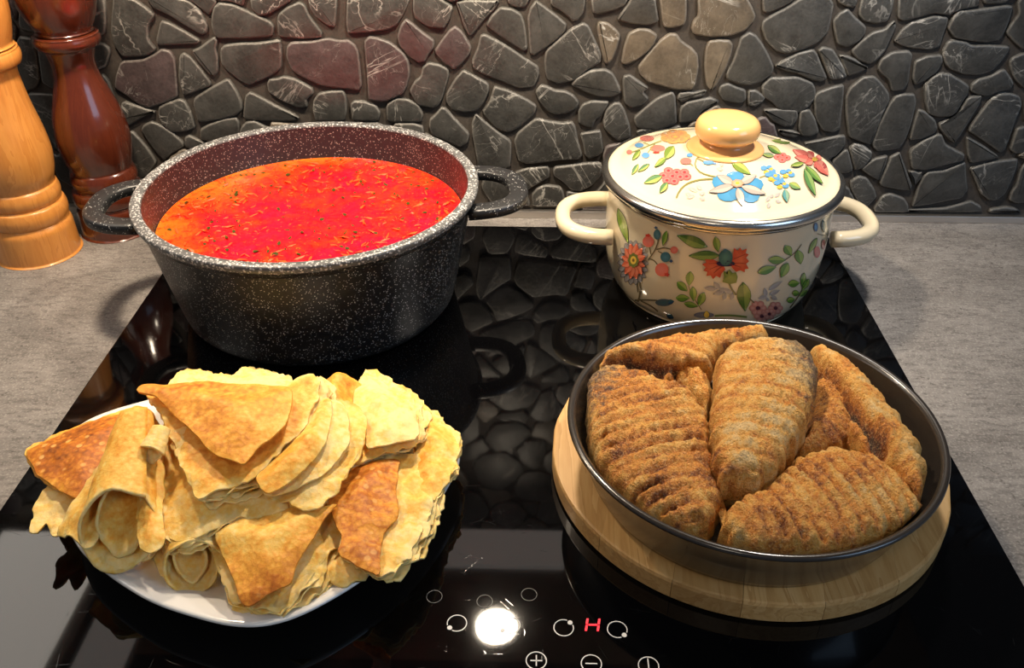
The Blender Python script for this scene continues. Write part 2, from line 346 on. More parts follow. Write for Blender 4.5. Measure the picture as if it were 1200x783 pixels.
# outlines read from the photograph, in enlarged crops: (x offset, y offset, scale)
CROPS = {'A': (100, 0, 1 / 6), 'C': (100, 90, 1 / 6), 'B': (260, 0, 1 / 6), 'E': (420, 0, 1 / 6), 'F': (580, 0, 1 / 6), 'G': (460, 110, .17877), 'H': (580, 110, .17877),
         'D': (740, 0, 1 / 6), 'L': (700, 60, .16605), 'K': (900, 0, 1 / 6), 'M': (1040, 0, .16598), 'J': (860, 90, .21716), 'N': (1000, 110, .19157), 'Z': (0, 0, .13333), 'P': (0, 0, 1)}
STONES = '''
A -60 0 130 -25 142 120 138 225 90 265 -40 270
A 200 -30 345 0 430 60 485 110 440 180 440 280 495 345 430 390 260 400 205 320 180 220 185 120
A 430 -25 560 -30 720 5 800 70 850 170 850 230 810 245 700 180 590 110 480 60
A 530 150 590 165 690 220 800 285 780 310 640 315 510 320 500 280
A 890 110 905 50 940 22 1040 35 1130 75 1200 110 1290 150 1320 185 1310 255 1100 270 920 270 888 190
A 65 305 120 310 165 345 170 380 140 470 60 500 0 420
A 75 540 120 525 160 570 190 650 215 740 230 830 100 800 0 640
A 250 435 400 425 480 385 530 350 590 365 625 420 640 600 645 680 560 720 440 760 370 730 300 680 205 620 215 540 p
A 660 400 690 378 740 410 800 480 870 570 880 600 760 650 690 670 655 560
A 750 360 800 340 900 265 925 290 915 350 930 400 930 500 900 545 850 500 790 430
A 950 350 980 320 1100 305 1200 305 1340 285 1365 290 1375 360 1375 480 1290 540 1150 600 1090 570 990 490 955 440
A 770 690 880 620 1000 555 1060 640 1095 720 1100 770 1060 810 950 840 820 860 790 850 760 730
C 260 170 430 230 490 250 410 280 280 360 240 310
C 515 220 560 195 660 160 700 180 740 260 770 360 690 385 600 390 540 340 515 280
C 390 380 410 345 460 320 520 340 600 390 680 460 690 490 600 540 550 590 480 510
C 290 400 330 388 390 450 440 510 500 600 420 700 300 740 240 600
C 810 370 860 340 970 300 1050 290 1075 320 1080 400 900 460 810 440
C 700 430 730 415 800 450 850 480 760 520 700 490
B 200 -30 210 60 260 110 330 100 400 60 480 10 510 -30
B 390 140 400 105 450 60 540 18 580 40 610 110 650 165 700 230 690 265 560 270 400 260
B 605 -30 620 60 660 120 740 180 790 190 800 100 805 -30
B 885 -30 875 150 885 235 960 235 1170 210 1230 175 1285 80 1325 -30
B 460 330 490 300 640 295 740 272 830 290 880 285 930 320 955 370 970 500 980 600 960 635 830 620 700 605 560 540 490 490 455 400 p
B 320 590 335 560 390 555 440 540 520 560 630 620 640 660 590 700 600 750 540 760 420 710 330 650
B 165 680 200 650 280 690 390 750 480 790 540 830 500 850 300 850 150 840
B 645 710 680 660 750 645 850 640 870 690 875 780 860 850 660 850 640 770
B 905 740 930 712 1000 715 1080 745 1110 790 1100 850 920 850
E 40 300 75 262 130 270 220 300 310 370 350 430 360 520 340 600 310 660 180 715 70 700 65 600 60 500 p
E 275 260 300 180 335 138 380 170 450 230 530 285 525 340 490 380 470 430 420 440 360 400 290 320 p
E 390 -30 385 70 400 130 490 190 600 200 610 180 640 130 660 45 600 10 540 -30
E 535 360 590 280 640 215 680 190 730 230 790 330 780 380 720 450 670 490 600 440 p
E 690 20 760 5 900 10 985 5 960 60 880 140 800 245 780 250 740 180 710 80
E 1040 -30 1060 30 1120 55 1170 50 1210 -30
E 900 180 940 110 1000 55 1080 65 1140 100 1165 160 1180 250 1185 340 1160 360 1080 310 990 250
E 450 480 490 445 570 460 625 490 635 530 615 600 590 690 560 740 520 760 420 740 360 640 400 570 440 540
E 620 660 680 560 735 497 800 530 910 590 915 640 880 720 830 780 740 790 660 770 620 720
E 800 430 840 340 860 255 890 245 980 290 1080 350 1180 420 1260 470 1265 530 1230 610 1120 620 1000 570 870 520 810 480
E 200 740 260 697 340 700 420 740 450 800 440 860 200 860
G 245 170 280 140 320 92 350 100 430 190 500 260 490 320 440 350 330 300 260 270 240 220
G 520 200 545 135 600 180 700 260 775 310 775 400 770 480 700 490 560 480 545 380 525 280
P 580 102 597 107 617 117 628 124 627 131 623 136 609 149 596 155 587 153 580 149 565 131 574 120 578 106
P 628 108 635 100 643 102 650 106 663 107 672 112 678 120 675 127 666 132 651.5 134.5 641 130 632 118
H 130 310 150 260 210 210 270 165 340 180 440 195 500 185 525 220 540 300 570 400 550 430 430 435 320 450 210 460 160 440 145 400 135 350
H 550 110 580 70 640 50 740 55 735 80 690 150 660 170 640 220 600 215 550 190
H 710 180 730 110 780 65 820 65 850 110 885 220 890 280 810 310 770 280 720 230
H 560 265 640 250 690 245 700 300 710 370 690 400 620 425 590 400 580 330
H 130 520 200 495 340 480 355 500 355 550 300 580 200 640 150 630
H 385 500 400 480 500 470 600 455 690 455 700 490 690 540 640 600 560 640 500 630 450 580 390 540
H 245 660 280 620 340 600 420 610 445 640 455 690 460 735 250 740
H -20 740 100 700 200 670 220 700 230 735 100 740 -10 740
H 650 660 700 610 725 570 790 600 800 700 700 690
F 230 130 250 60 290 8 350 50 430 110 500 170 490 220 430 280 350 340 280 385 250 380 240 280 235 200
F 390 -30 400 40 470 80 520 120 540 150 580 140 620 90 630 40 630 -30
F 680 -30 690 90 720 100 850 70 910 40 945 -30
F 350 430 360 360 450 280 530 210 620 165 660 190 700 280 745 380 740 440 650 490 570 560 450 590 370 560 355 500
F 720 200 730 160 790 165 850 210 880 250 860 330 830 410 800 450 770 440 750 360 735 280 b
F 860 140 900 80 950 10 960 -30 1120 -30 1135 60 1150 150 1080 175 950 165
F 890 440 910 330 940 240 1010 205 1080 210 1140 250 1120 310 1080 360 1000 420 930 455 b
F 540 600 580 550 680 495 780 490 830 520 880 620 880 655 830 680 740 685 640 650
F 900 570 910 540 950 530 1010 570 1080 620 1040 650 1080 690 1040 740 960 760 910 720 905 640
D 200 -30 215 120 230 190 290 195 370 175 385 130 385 -30 b
D 470 -30 475 110 440 150 425 200 440 240 540 260 690 255 800 215 860 150 870 110 850 60 800 -30 b
D 50 470 120 380 200 290 270 240 320 245 350 290 430 345 465 390 470 480 450 580 430 630 310 630 200 600 120 580 60 520 b
D 515 450 525 340 550 295 620 285 690 290 712 320 700 390 670 470 630 550 600 600 560 640 530 600 520 520 b
D 670 520 720 420 750 330 770 270 830 230 880 255 920 310 960 380 1000 470 985 520 920 570 840 600 760 590 680 560
K -40 200 -30 150 40 105 130 60 230 -5 300 -30 420 -30 460 30 445 120 420 230 350 300 240 350 130 375 60 360 -10 290
D 925 20 930 80 960 90 1060 50 1130 10 1160 -30 930 -30
D 615 650 630 610 680 590 740 615 800 635 805 700 770 730 650 710
D 820 690 830 640 880 640 940 685 920 720 870 750 825 740
K -40 610 20 550 100 550 210 545 310 585 330 620 335 680 290 750 200 800 100 790 30 720 -30 680
L 260 470 350 390 430 330 530 290 550 330 555 430 560 510 420 560 280 540
L 590 400 640 360 740 340 800 330 860 360 740 420 700 490 580 510
L 280 570 330 540 430 540 460 560 300 600
K 50 465 130 420 220 375 320 352 345 380 380 470 415 550 370 575 300 560 220 520 130 500
K 355 360 390 335 460 350 490 400 530 470 555 535 520 553 440 560 415 500 380 410
K 505 393 560 395 620 420 660 455 705 475 650 510 566 536 536 470
K 460 150 510 95 565 65 610 120 690 190 680 240 640 290 560 330 490 310 470 230
K 670 -30 640 100 680 150 760 165 840 150 870 80 890 -30
K 590 360 660 290 740 230 820 210 860 170 890 150 900 190 870 260 830 350 770 420 720 450 640 420
K 490 -30 500 20 560 50 610 50 640 -30
M 90 -30 80 130 120 150 200 130 330 95 440 110 470 90 520 70 640 45 640 -30
M 50 290 110 210 170 165 250 140 330 117 425 128 420 180 390 260 370 330 300 350 180 340 100 320
M 430 200 470 120 510 80 580 75 700 60 840 40 885 50 870 110 840 200 800 280 700 300 600 290 480 270
M 670 -30 690 30 820 25 920 -30
M 840 230 880 170 930 100 920 30 960 -30 1100 0 1050 300 960 350 900 300
M 395 370 430 300 470 285 560 300 600 325 700 320 860 330 850 370 800 440 740 500 650 530 540 525 450 490 410 450
K 775 480 800 420 880 370 990 360 1015 390 1000 470 990 570 960 630 870 640 850 560 800 520
M 190 470 200 435 280 400 380 390 390 440 350 510 280 560 200 600 180 550
M 265 650 270 600 320 550 380 518 450 530 530 575 575 610 570 660 530 720 490 790 450 820 355 824 290 800 270 730
M 590 640 600 600 650 560 730 540 800 500 830 495 870 550 890 590 870 630 800 645 700 680 620 660
M 865 440 890 410 960 380 1050 370 1060 600 960 620 900 560 870 490
N 530 180 570 160 610 150 650 110 690 40 720 20 785 15 770 70 720 150 660 250 620 300 570 260 530 210
N 770 130 850 30 900 5 960 0 1020 20 1030 80 990 170 960 260 930 340 900 360 830 310 760 260 710 230 720 200
N 130 330 120 310 160 190 220 70 260 20 310 5 375 5 385 60 360 170 330 260 290 330 220 345 150 350
J 605 110 630 60 700 5 760 0 800 40 835 90 840 130 800 210 770 290 740 365 690 350 640 330 620 320 605 200
J 435 110 460 85 530 60 595 45 590 130 580 200 575 280 540 300 480 290 440 220
J 160 180 240 175 340 180 345 220 320 265 270 270 210 240
J 360 190 410 180 440 230 460 300 420 320 370 320 350 280
J 240 290 310 290 360 310 330 330 270 320
J 380 360 460 345 560 320 600 320 600 370 560 420 510 450 440 420
J 530 460 600 400 618 400 645 505 610 520 580 520
J 625 390 650 365 700 370 745 410 740 440 700 490 655 505 640 450
J 630 570 680 540 720 550 760 610 770 650 720 700 680 690 640 620
N 50 460 130 400 210 380 200 430 160 530 100 500
N 215 430 230 390 285 360 300 400 330 480 360 560 350 590 300 590 175 565 165 540
N 130 700 180 630 230 612 310 640 335 680 335 725 140 725
N 345 285 370 190 400 100 440 110 500 160 515 210 500 240 420 275
N 350 350 430 290 520 250 545 255 565 310 620 340 680 370 670 410 580 430 450 465 360 460
N 400 570 430 510 465 480 560 475 640 440 685 420 690 520 700 590 660 640 570 655 460 680 360 690 380 640
N 340 712 420 705 560 700 640 680 720 655 780 690 785 725 340 725
N 695 270 720 275 800 320 890 385 850 400 720 425 700 370
N 720 460 780 440 880 415 1005 400 1000 450 970 530 930 610 880 650 830 650 780 610 740 510
N 955 650 970 600 1000 560 1020 480 1060 420 1120 500 1100 660 1000 670
N 960 340 980 280 1000 220 1050 200 1090 300 1040 360 990 365
N 830 725 850 705 930 690 990 700 1025 725
N 1050 50 1100 20 1130 60 1110 170 1050 170
Z 290 370 330 460 350 600 365 720 440 770 520 780 600 500 400 330
Z 170 -60 160 250 320 290 400 200 250 -60
Z 150 330 270 340 320 480 345 720 300 780 200 800 100 700
P 30 110 66 112 70 160 66 180 50 150 35 140
'''
GX0, GZ0, GS = -1.00, 0.0, 0.001
NXg, NZg = 2000, 460
occ = np.zeros((NZg, NXg), bool)
gz, gx = np.mgrid[0:NZg, 0:NXg]
def occupy(P, grow=0.0016):
    c = P.mean(0); Q = c + (P - c) * (1 + grow / max(1e-4, np.sqrt(((P - c) ** 2).sum(1)).mean()))
    i0, k0 = np.floor((Q.min(0) - [GX0, GZ0]) / GS).astype(int) - 1; i1, k1 = np.ceil((Q.max(0) - [GX0, GZ0]) / GS).astype(int) + 2
    i0, k0 = max(i0, 0), max(k0, 0); i1, k1 = min(i1, NXg), min(k1, NZg)
    if i1 <= i0 or k1 <= k0: return
    X = GX0 + (gx[k0:k1, i0:i1] + .5) * GS; Z = GZ0 + (gz[k0:k1, i0:i1] + .5) * GS
    occ[k0:k1, i0:i1] |= inside(Q, np.stack([X.ravel(), Z.ravel()], 1)).reshape(X.shape)
outl = []
for line in STONES.strip().split('\n'):
    w = line.split(); kind = ''
    if w[-1] in 'pb': kind = w.pop()
    ox, oy, s = CROPS[w[0]]; q = np.array(w[1:], float).reshape(-1, 2) * s + [ox, oy]
    P = np.array([at_y(px, py, WALL_Y - 0.003)[[0, 2]] for px, py in q]); P[:, 1] = np.maximum(P[:, 1], 0.0045)
    outl.append((P, kind)); occupy(P)
def fill_cell(cx, cz, rmax, rg):          # a loose stone grown into free wall around a point
    n = 14; P = []; a0 = rg.uniform(0, 6.28)
    for k in range(n):
        a = a0 + 2 * PI * k / n; r = 0.002
        while r < rmax:
            i = int((cx + math.cos(a) * (r + .0018) - GX0) / GS); j = int((cz + math.sin(a) * (r + .0018) - GZ0) / GS)
            if not (0 <= i < NXg and 0 <= j < NZg) or occ[j, i]: break
            r += 0.001
        P.append(r)
    P = [min(P[k], 1.6 * min(P[k - 1], P[(k + 1) % n]) + .002) for k in range(n)]
    ang = [a0 + 2 * PI * k / n for k in range(n)]
    keep = [k for k in range(n) if k % 2 == 0 or rg.random() < .4]
    return np.array([(cx + math.cos(ang[k]) * P[k], cz + math.sin(ang[k]) * P[k]) for k in keep])
rg = random.Random(11)
filler = []
for attempt in range(7200):
    x = rg.uniform(-0.66, 0.66) if attempt < 4200 else rg.uniform(-0.98, 0.98); z = rg.uniform(0.006, 0.445) if attempt > 900 else rg.uniform(0.006, 0.215)
    i, j = int((x - GX0) / GS), int((z - GZ0) / GS)
    g = 7 if attempt < 3000 else 4
    if occ[max(0, j - g):j + g, max(0, i - g):i + g].any(): continue
    P = fill_cell(x, z, rg.uniform(0.015, 0.024) if z < .2 else rg.uniform(.020, .032), rg)
    P[:, 1] = np.maximum(P[:, 1], 0.0045)
    occupy(P, 0.0012); filler.append((P, rg.choice(['', '', '', '', 'p', 'b'])))
def stone_geo(P, rg):
    Q = np.roll(P, -1, 0); P = np.stack([0.86 * P + 0.14 * Q, 0.14 * P + 0.86 * Q], 1).reshape(-1, 2)
    c = P.mean(0); P = c + (P - c) * (1 + 0.0006 / max(.004, np.sqrt(((P - c) ** 2).sum(1)).mean()))
    if ((P * np.roll(np.roll(P, -1, 0), 1, 1) * [1, -1]).sum() < 0): P = P[::-1]
    n = len(P); c = P.mean(0); r = np.sqrt(((P - c) ** 2).sum(1)).mean()
    T = np.roll(P, -1, 0) - np.roll(P, 1, 0); N = np.stack([-T[:, 1], T[:, 0]], 1); N /= np.linalg.norm(N, axis=1)[:, None] + 1e-9
    if (N * (c - P)).sum() < 0: N = -N
    b = min(0.0016, r * 0.2); tx, tz, dh = rg.uniform(-.012, .012), rg.uniform(-.012, .012), rg.uniform(-.0003, .0005)
    V, E = [], []
    for inset, h, e in ((-0.0002, -0.001, 0.0), (0.0, 0.0018, 0.55), (b * .45, 0.0029, 1.0), (b * 1.3, 0.0033, 0.12)):
        Q = P + N * inset
        for q in Q:
            hh = h + (dh + (q[0] - c[0]) * tx + (q[1] - c[1]) * tz if h > 0.002 else 0)
            V.append((q[0], WALL_Y - hh, q[1])); E.append(e)
    Fc = [(l * n + k, l * n + (k + 1) % n, (l + 1) * n + (k + 1) % n, (l + 1) * n + k) for l in range(3) for k in range(n)]
    Fc.append(tuple(3 * n + k for k in range(n)))
    return V, Fc, E
SM = {'': M['stone'], 'p': M['stone_purple_bounce'], 'b': M['stone_brown_bounce']}
rg = random.Random(5); bulk = {'': [[], [], []], 'p': [[], [], []], 'b': [[], [], []]}; count = 0
for n_, (P, kind) in enumerate(outl + filler):
    V, Fc, E = stone_geo(P, rg)
    lowz = P[:, 1].mean() < 0.208 and abs(P[:, 0].mean()) < 0.6
    if n_ < len(outl) or (lowz and count < 290):
        o = mesh('stone', V, Fc, SM[kind], wall, attrs={'edge': ('FLOAT', E)}); count += 1
    else:
        b = bulk[kind]; k = len(b[0]); b[0] += V; b[1] += [tuple(i + k for i in f) for f in Fc]; b[2] += E
for kind, b in bulk.items():
    if b[0]: tag(mesh('upper_stones', b[0], b[1], SM[kind], wall, attrs={'edge': ('FLOAT', b[2])}), kind='stuff')
tag(mesh('trim_1', *box(-1.40, 1.40, 0.7835, WALL_Y + .001, -0.003, 0.0042, 0.0008), M['alu'], smooth=False), 'brushed metal sealing strip along the foot of the stone wall', kind='structure')

# ================================================================ HOB
hob = empty('induction_hob', (0, 0.5, -0.003), 'black glass induction hob set into the worktop, with printed touch controls', 'hob')
mesh('glass_plate', *box(HOB_X0, HOB_X1, HOB_Y0, HOB_Y1, -0.003, 0.0, 0.0007), M['hob'], hob, smooth=False)
def flat_on_hob(name, pts_list, mat, z=0.00025):
    V, Fc = [], []
    for poly in pts_list:
        k = len(V); V += [(p[0], p[1], z) for p in poly]; V += [(p[0], p[1], -0.0004) for p in poly]; n = len(poly)
        Fc.append(tuple(range(k, k + n)))
        Fc += [(k + i, k + n + i, k + n + (i + 1) % n, k + (i + 1) % n) for i in range(n)]
    return mesh(name, V, Fc, mat, hob, smooth=False)
def hp(px, py): return at_z(px, py, 0)[:2]
def ring_polys(c, r, w, a0, a1, n=36):
    out = []
    for i in range(n):
        a, b = a0 + (a1 - a0) * i / n, a0 + (a1 - a0) * (i + 1) / n
        out.append([(c[0] + q * math.cos(t), c[1] + q * math.sin(t)) for q, t in ((r - w, a), (r + w, a), (r + w, b), (r - w, b))])
    return out
def disc_poly(c, r, n=18): return [(c[0] + r * math.cos(2 * PI * k / n), c[1] + r * math.sin(2 * PI * k / n)) for k in range(n)]
RR, RW = 0.0051, 0.00026
for (cx, cy), dot in (((535.5, 730.6), (527, 736)), ((598, 733), (589, 739)), ((660.5, 736), (668, 730)), ((723.3, 738), (731.5, 744.5))):
    c = hp(cx, cy); d = hp(*dot); a = math.atan2(d[1] - c[1], d[0] - c[0])
    mk = flat_on_hob('zone_mark', ring_polys(c, RR, RW, a + 0.42, a + 2 * PI - 0.42) + [disc_poly(d, 0.00135)], M['print'])
def bar_poly(c, w, h): return [(c[0] - w, c[1] - h), (c[0] + w, c[1] - h), (c[0] + w, c[1] + h), (c[0] - w, c[1] + h)]
c = hp(628.5, 774.5); flat_on_hob('plus_mark', ring_polys(c, RR, RW, 0, 2 * PI) + [bar_poly(c, 0.0030, 0.0003), bar_poly(c, 0.0003, 0.0032)], M['print'])
c = hp(693, 778); flat_on_hob('minus_mark', ring_polys(c, RR, RW, 0, 2 * PI) + [bar_poly(c, 0.0030, 0.0003)], M['print'])
c = hp(760, 780.5); flat_on_hob('power_mark', ring_polys(c, RR, RW, 0, 2 * PI) + [bar_poly((c[0], c[1] + .0012), 0.0003, 0.0030)], M['print'])
for cx, cy in ((509, 699.5), (568, 705), (620, 697)):
    flat_on_hob('faint_mark', ring_polys(hp(cx, cy), 0.0042, 0.00016, 0, 2 * PI), M['print_faint'])
c = hp(694.5, 732.5); sl = 0.16
def seg(x, y, w, h): return [(c[0] + a + (b) * sl, c[1] + b) for a, b in ((x - w, y - h), (x + w, y - h), (x + w, y + h), (x - w, y + h))]
flat_on_hob('red_digit', [seg(-.0031, .0021, .0006, .0018), seg(-.0031, -.0021, .0006, .0018), seg(.0031, .0021, .0006, .0018), seg(.0031, -.0021, .0006, .0018), seg(0, 0, .0022, .0005)], M['digit'])

# ================================================================ HOOD AND CABINET (above the frame, seen in the glass)
hood = empty('range_hood', (-0.03, 0.53, HOOD_Z), 'wide grey range hood with three lamps, above the hob', 'range hood')
mesh('hood_body', *box(-0.485, 0.43, 0.27, WALL_Y - .004, HOOD_Z, HOOD_Z + 0.05, 0.002), M['hood'], hood, smooth=False)
for k in range(3):
    x0 = -0.418 + k * 0.275
    mesh('grease_filter', *box(x0, x0 + 0.255, 0.33, 0.60, HOOD_Z - 0.002, HOOD_Z + 0.002, 0.001), M['hood_dark'], hood, smooth=False)
mesh('added_back_glow', *box(-0.108, 0.043, 0.728, WALL_Y - .005, HOOD_Z - 0.006, HOOD_Z, 0.001), M['added_glow'], hood, smooth=False)  # hood metal given an added glow for the pale patch in the glass
mesh('added_side_glow', *box(-0.479, -0.425, 0.45, 0.70, HOOD_Z - 0.004, HOOD_Z, 0.001), M['added_glow'], hood, smooth=False)  # added glowing strip, makes the grey reflection at the left of the glass
for lx, ly in LAMPS:
    ring = mesh('lamp_ring', *lathe([(0.0225, -0.0035), (0.0265, -0.003), (0.028, 0.001)], (lx, ly, HOOD_Z), 40), M['steel'], hood)
    V, Fc = lathe([(0.0, -0.0015), (0.0225, -0.0015)], (lx, ly, HOOD_Z), 40); mesh('lamp_lens', V, Fc, M['lens'], hood)
cab = empty('wall_cabinet', (-0.575, 0.65, 0.435), 'grey wall cabinet hanging left of the range hood', 'cabinet')
mesh('cabinet_body', *box(-0.66, -0.495, 0.30, WALL_Y - .004, 0.436, 0.80, 0.001), M['cabinet'], cab, smooth=False)
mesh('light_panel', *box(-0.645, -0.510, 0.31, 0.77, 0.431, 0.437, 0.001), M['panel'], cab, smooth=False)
# ================================================================ PEPPER MILLS
def mill(name, label, loc, prof, head, mat):
    t = empty(name, loc, label, 'pepper mill', 'turned wooden mills in the corner')
    mesh('mill_body', *lathe(smooth_profile(prof, 6), loc, 64), mat, t)
    mesh('mill_head', *lathe(smooth_profile(head, 6), loc, 64), mat, t)
    mesh('top_nut', *lathe(smooth_profile([(0.006, 0.2655), (0.0085, 0.269), (0.009, 0.274), (0.006, 0.278), (0, 0.279)], 4), loc, 32), M['steel'], t)
    return t
E3 = 1e-4
prof1 = [(0, 0), (.0338, 0), (.0346, .002), (.0348, .010), (.0346, .020), (.0342, .028), (.0322, .0325), (.0318, .0335), (.0335, .0365), (.0342, .0425), (.0328, .0485), (.0305, .050), (.0302, .051),
         (.0318, .054), (.0322, .059), (.0308, .0645), (.0292, .066), (.0300, .069), (.0325, .077), (.0343, .090), (.0340, .102), (.0322, .116), (.0298, .130), (.0280, .144), (.0270, .156), (.0268, .162),
         (.0280, .166), (.0318, .169), (.0332, .1745), (.0320, .1795), (.0285, .1815), (0, .182)]
head1 = [(0, .1822), (.0285, .1822), (.0295, .185), (.0325, .197), (.0345, .212), (.0338, .226), (.0305, .240), (.0250, .252), (.0150, .260), (.008, .264), (0, .2655)]
prof2 = [(0, 0), (.0304, 0), (.0311, .002), (.0313, .010), (.0311, .017), (.0308, .0235), (.0290, .0275), (.0288, .0285), (.0305, .0315), (.0312, .0375), (.0300, .043), (.0276, .0455), (.0274, .0465),
         (.0288, .050), (.0290, .055), (.0276, .060), (.0262, .0625), (.0270, .066), (.0295, .075), (.0312, .088), (.0306, .100), (.0282, .114), (.0240, .128), (.0200, .141), (.0178, .152), (.0180, .160),
         (.0205, .1675), (.0222, .170), (.0250, .1715), (.0268, .1755), (.0262, .1795), (.0235, .182), (0, .1825)]
head2 = [(0, .1827), (.0215, .1827), (.0225, .185), (.0265, .193), (.0305, .205), (.0322, .218), (.0318, .231), (.0295, .244), (.0220, .254), (.0140, .261), (.008, .264), (0, .2655)]
mill('pepper_mill', 'light honey-coloured wooden mill standing in front of the dark red one', (-0.4445, 0.7088, -0.003), prof1, head1, M['beech'])
mill('pepper_mill', 'dark red-brown wooden mill standing against the stone wall', (-0.3912, 0.7550, -0.003), prof2, head2, M['mahogany'])
t = tag(mesh('storage_box', *box(-0.57, -0.4815, 0.685, 0.765, -0.003, 0.052, 0.003), M['plaster'], smooth=False), 'pale grey-green box half hidden behind the light wooden mill', 'box')

# ================================================================ SOUP POT
PC = (-0.172, 0.635)
pot = empty('soup_pot', (PC[0], PC[1], 0), 'large black speckled soup pot standing on the hob at back', 'pot')
Cp = (PC[0], PC[1], 0)
outer = [(0, .0004), (.098, .0004), (.1045, .0022), (.1085, .0075), (.1115, .020), (.1165, .045), (.1215, .070), (.1250, .088), (.1262, .0905), (.1285, .0925), (.1295, .0950)]
mesh('pot_body', *lathe(outer, Cp, 128), M['granite_out'], pot)
mesh('pot_rim', *lathe([(.1293, .0945), (.1302, .0965), (.1302, .0990), (.1292, .1000), (.1232, .1000), (.1222, .0992), (.1220, .0975)], Cp, 128), M['granite_rim'], pot)
mesh('pot_lining', *lathe([(.1220, .0978), (.1212, .088), (.1185, .070), (.1130, .045), (.1070, .015), (.100, .007), (0, .006)], Cp, 128), M['granite_in'], pot)
def loop_path(a, reach, half, z, R0, squared=2.6, n=28, c=PC):     # U-shaped handle path around direction a
    out = []
    for i in range(n + 1):
        th = -PI / 2 + PI * i / n; cs, sn = math.cos(th), math.sin(th)
        u = R0 + reach * abs(cs) ** (2 / squared); v = half * math.copysign(abs(sn) ** (2 / squared), sn)
        out.append((c[0] + u * math.cos(a) - v * math.sin(a), c[1] + u * math.sin(a) + v * math.cos(a), z))
    return out
for a in (PI + .09, .15):
    p = loop_path(a, 0.0425, 0.036, 0.0855, 0.1195)
    V, Fc = sweep(p, round_sec(0.0150, 0.0088, 16, 4.5)); h = mesh('pot_handle', V, Fc, M['granite_handle'], pot)
soup_z = 0.070
V, Fc, rimv = [(PC[0], PC[1], soup_z)], [], [0.0]
NR, NA, R1 = 46, 150, 0.1181
for i in range(1, NR + 1):
    r = R1 * i / NR
    for k in range(NA):
        a = 2 * PI * k / NA; x, y = PC[0] + r * math.cos(a), PC[1] + r * math.sin(a)
        w = min(1, (R1 - r) / .006)
        V.append((x, y, soup_z + w * (0.0016 * fbm(x * 60, y * 60, 1, 4) + 0.0011 * fbm(x * 190, y * 190, 4, 3)) + (0.0008 * max(0, 1 - (R1 - r) / .002))))
        left = 0.5 - 0.5 * math.cos(a - 0.3)
        rimv.append(max(0, (r / R1 - 0.60) / 0.40) ** 1.3 * (0.45 + 0.75 * left) + 0.20 * left)
for k in range(NA): Fc.append((0, 1 + k, 1 + (k + 1) % NA))
for i in range(NR - 1):
    for k in range(NA):
        a, b = 1 + i * NA, 1 + (i + 1) * NA; Fc.append((a + k, b + k, b + (k + 1) % NA, a + (k + 1) % NA))
soup = mesh('beet_soup', V, Fc, M['soup'], attrs={'rim': ('FLOAT', rimv)})
tag(soup, 'bright red beetroot soup with herbs filling the black pot', 'soup')
rg = random.Random(3)
def flecks(name, n, mat, size, asp, rmin=0.0):
    V, Fc = [], []
    for _ in range(n):
        r = R1 * 0.97 * math.sqrt(rg.uniform(rmin, 1)); a = rg.uniform(0, 2 * PI); x, y = PC[0] + r * math.cos(a), PC[1] + r * math.sin(a)
        L = rg.uniform(*size); W = L * rg.uniform(*asp); th = rg.uniform(0, PI); k = len(V); z = soup_z + 0.0006
        for q in range(6):
            t_ = 2 * PI * q / 6; u, v = L * math.cos(t_) * rg.uniform(.7, 1), W * math.sin(t_) * rg.uniform(.7, 1)
            V.append((x + u * math.cos(th) - v * math.sin(th), y + u * math.sin(th) + v * math.cos(th), z + rg.uniform(-.0006, .0008)))
        V.append((x, y, z + 0.0009)); Fc += [(k + q, k + (q + 1) % 6, k + 6) for q in range(6)]
    return tag(mesh(name, V, Fc, mat, soup), kind='stuff')
flecks('herb_flecks', 190, M['herb'], (0.0010, 0.0034), (.3, .7))
flecks('vegetable_shreds', 380, M['shred'], (0.0014, 0.0060), (.12, .28), 0.1)

# ================================================================ ENAMEL POT
EC = (0.1476, 0.6616)
Ce = (EC[0], EC[1], 0)
epot = empty('enamel_pot', (EC[0], EC[1], 0), 'cream enamel casserole printed with flowers, behind the pan of fish', 'casserole')
body_prof = smooth_profile([(.0001, .0004), (.066, .0004), (.0725, .0022), (.0785, .0085), (.0835, .020), (.0868, .036), (.0880, .055), (.0880, .075), (.0876, .0925)], 6)
mesh('pot_body', *lathe(body_prof, Ce, 128), M['enamel'], epot)
mesh('pot_rim', *lathe([(.0872, .0915), (.0884, .0920), (.0886, .0935), (.0882, .0946), (.0870, .0948)], Ce, 128), M['steel'], epot)
for a in (PI - 0.01, 0.02):
    p = loop_path(a, 0.0385, 0.0345, 0.060, 0.0845, 2.5, 28, EC)
    mesh('pot_handle', *sweep(p, round_sec(0.0130, 0.0125, 16, 2.2)), M['enamel'], epot)
lid = empty('pot_lid', (EC[0], EC[1], 0.095), 'domed cream lid with flower print and an apricot knob, closing the casserole', 'lid')
lid_prof = [(0.0, .1222), (.020, .1214), (.035, .1196), (.050, .1166), (.062, .1130), (.071, .1094), (.0770, .1064), (.0800, .1050), (.0830, .1044), (.0865, .1040), (.0890, .1028)]
mesh('lid_dome', *lathe(smooth_profile(lid_prof, 5), Ce, 128), M['enamel'], lid)
mesh('lid_band', *lathe([(.0885, .1032), (.0912, .1030), (.0930, .1008), (.0932, .0978), (.0922, .0956), (.0900, .0952), (.0890, .0960)], Ce, 128), M['steel'], lid)
mesh('knob_base', *lathe(smooth_profile([(.0290, .1202), (.0295, .1212), (.0280, .1226), (.022, .1238), (.0185, .1262), (.0180, .1285)], 5), Ce, 64), M['enamel_knob'], lid)
mesh('knob', *lathe(smooth_profile([(.0175, .1280), (.0205, .1292), (.0238, .1325), (.0246, .1370), (.0236, .1412), (.0205, .1445), (.0140, .1466), (.006, .1473), (0, .1474)], 6), Ce, 64), M['enamel_knob'], lid)
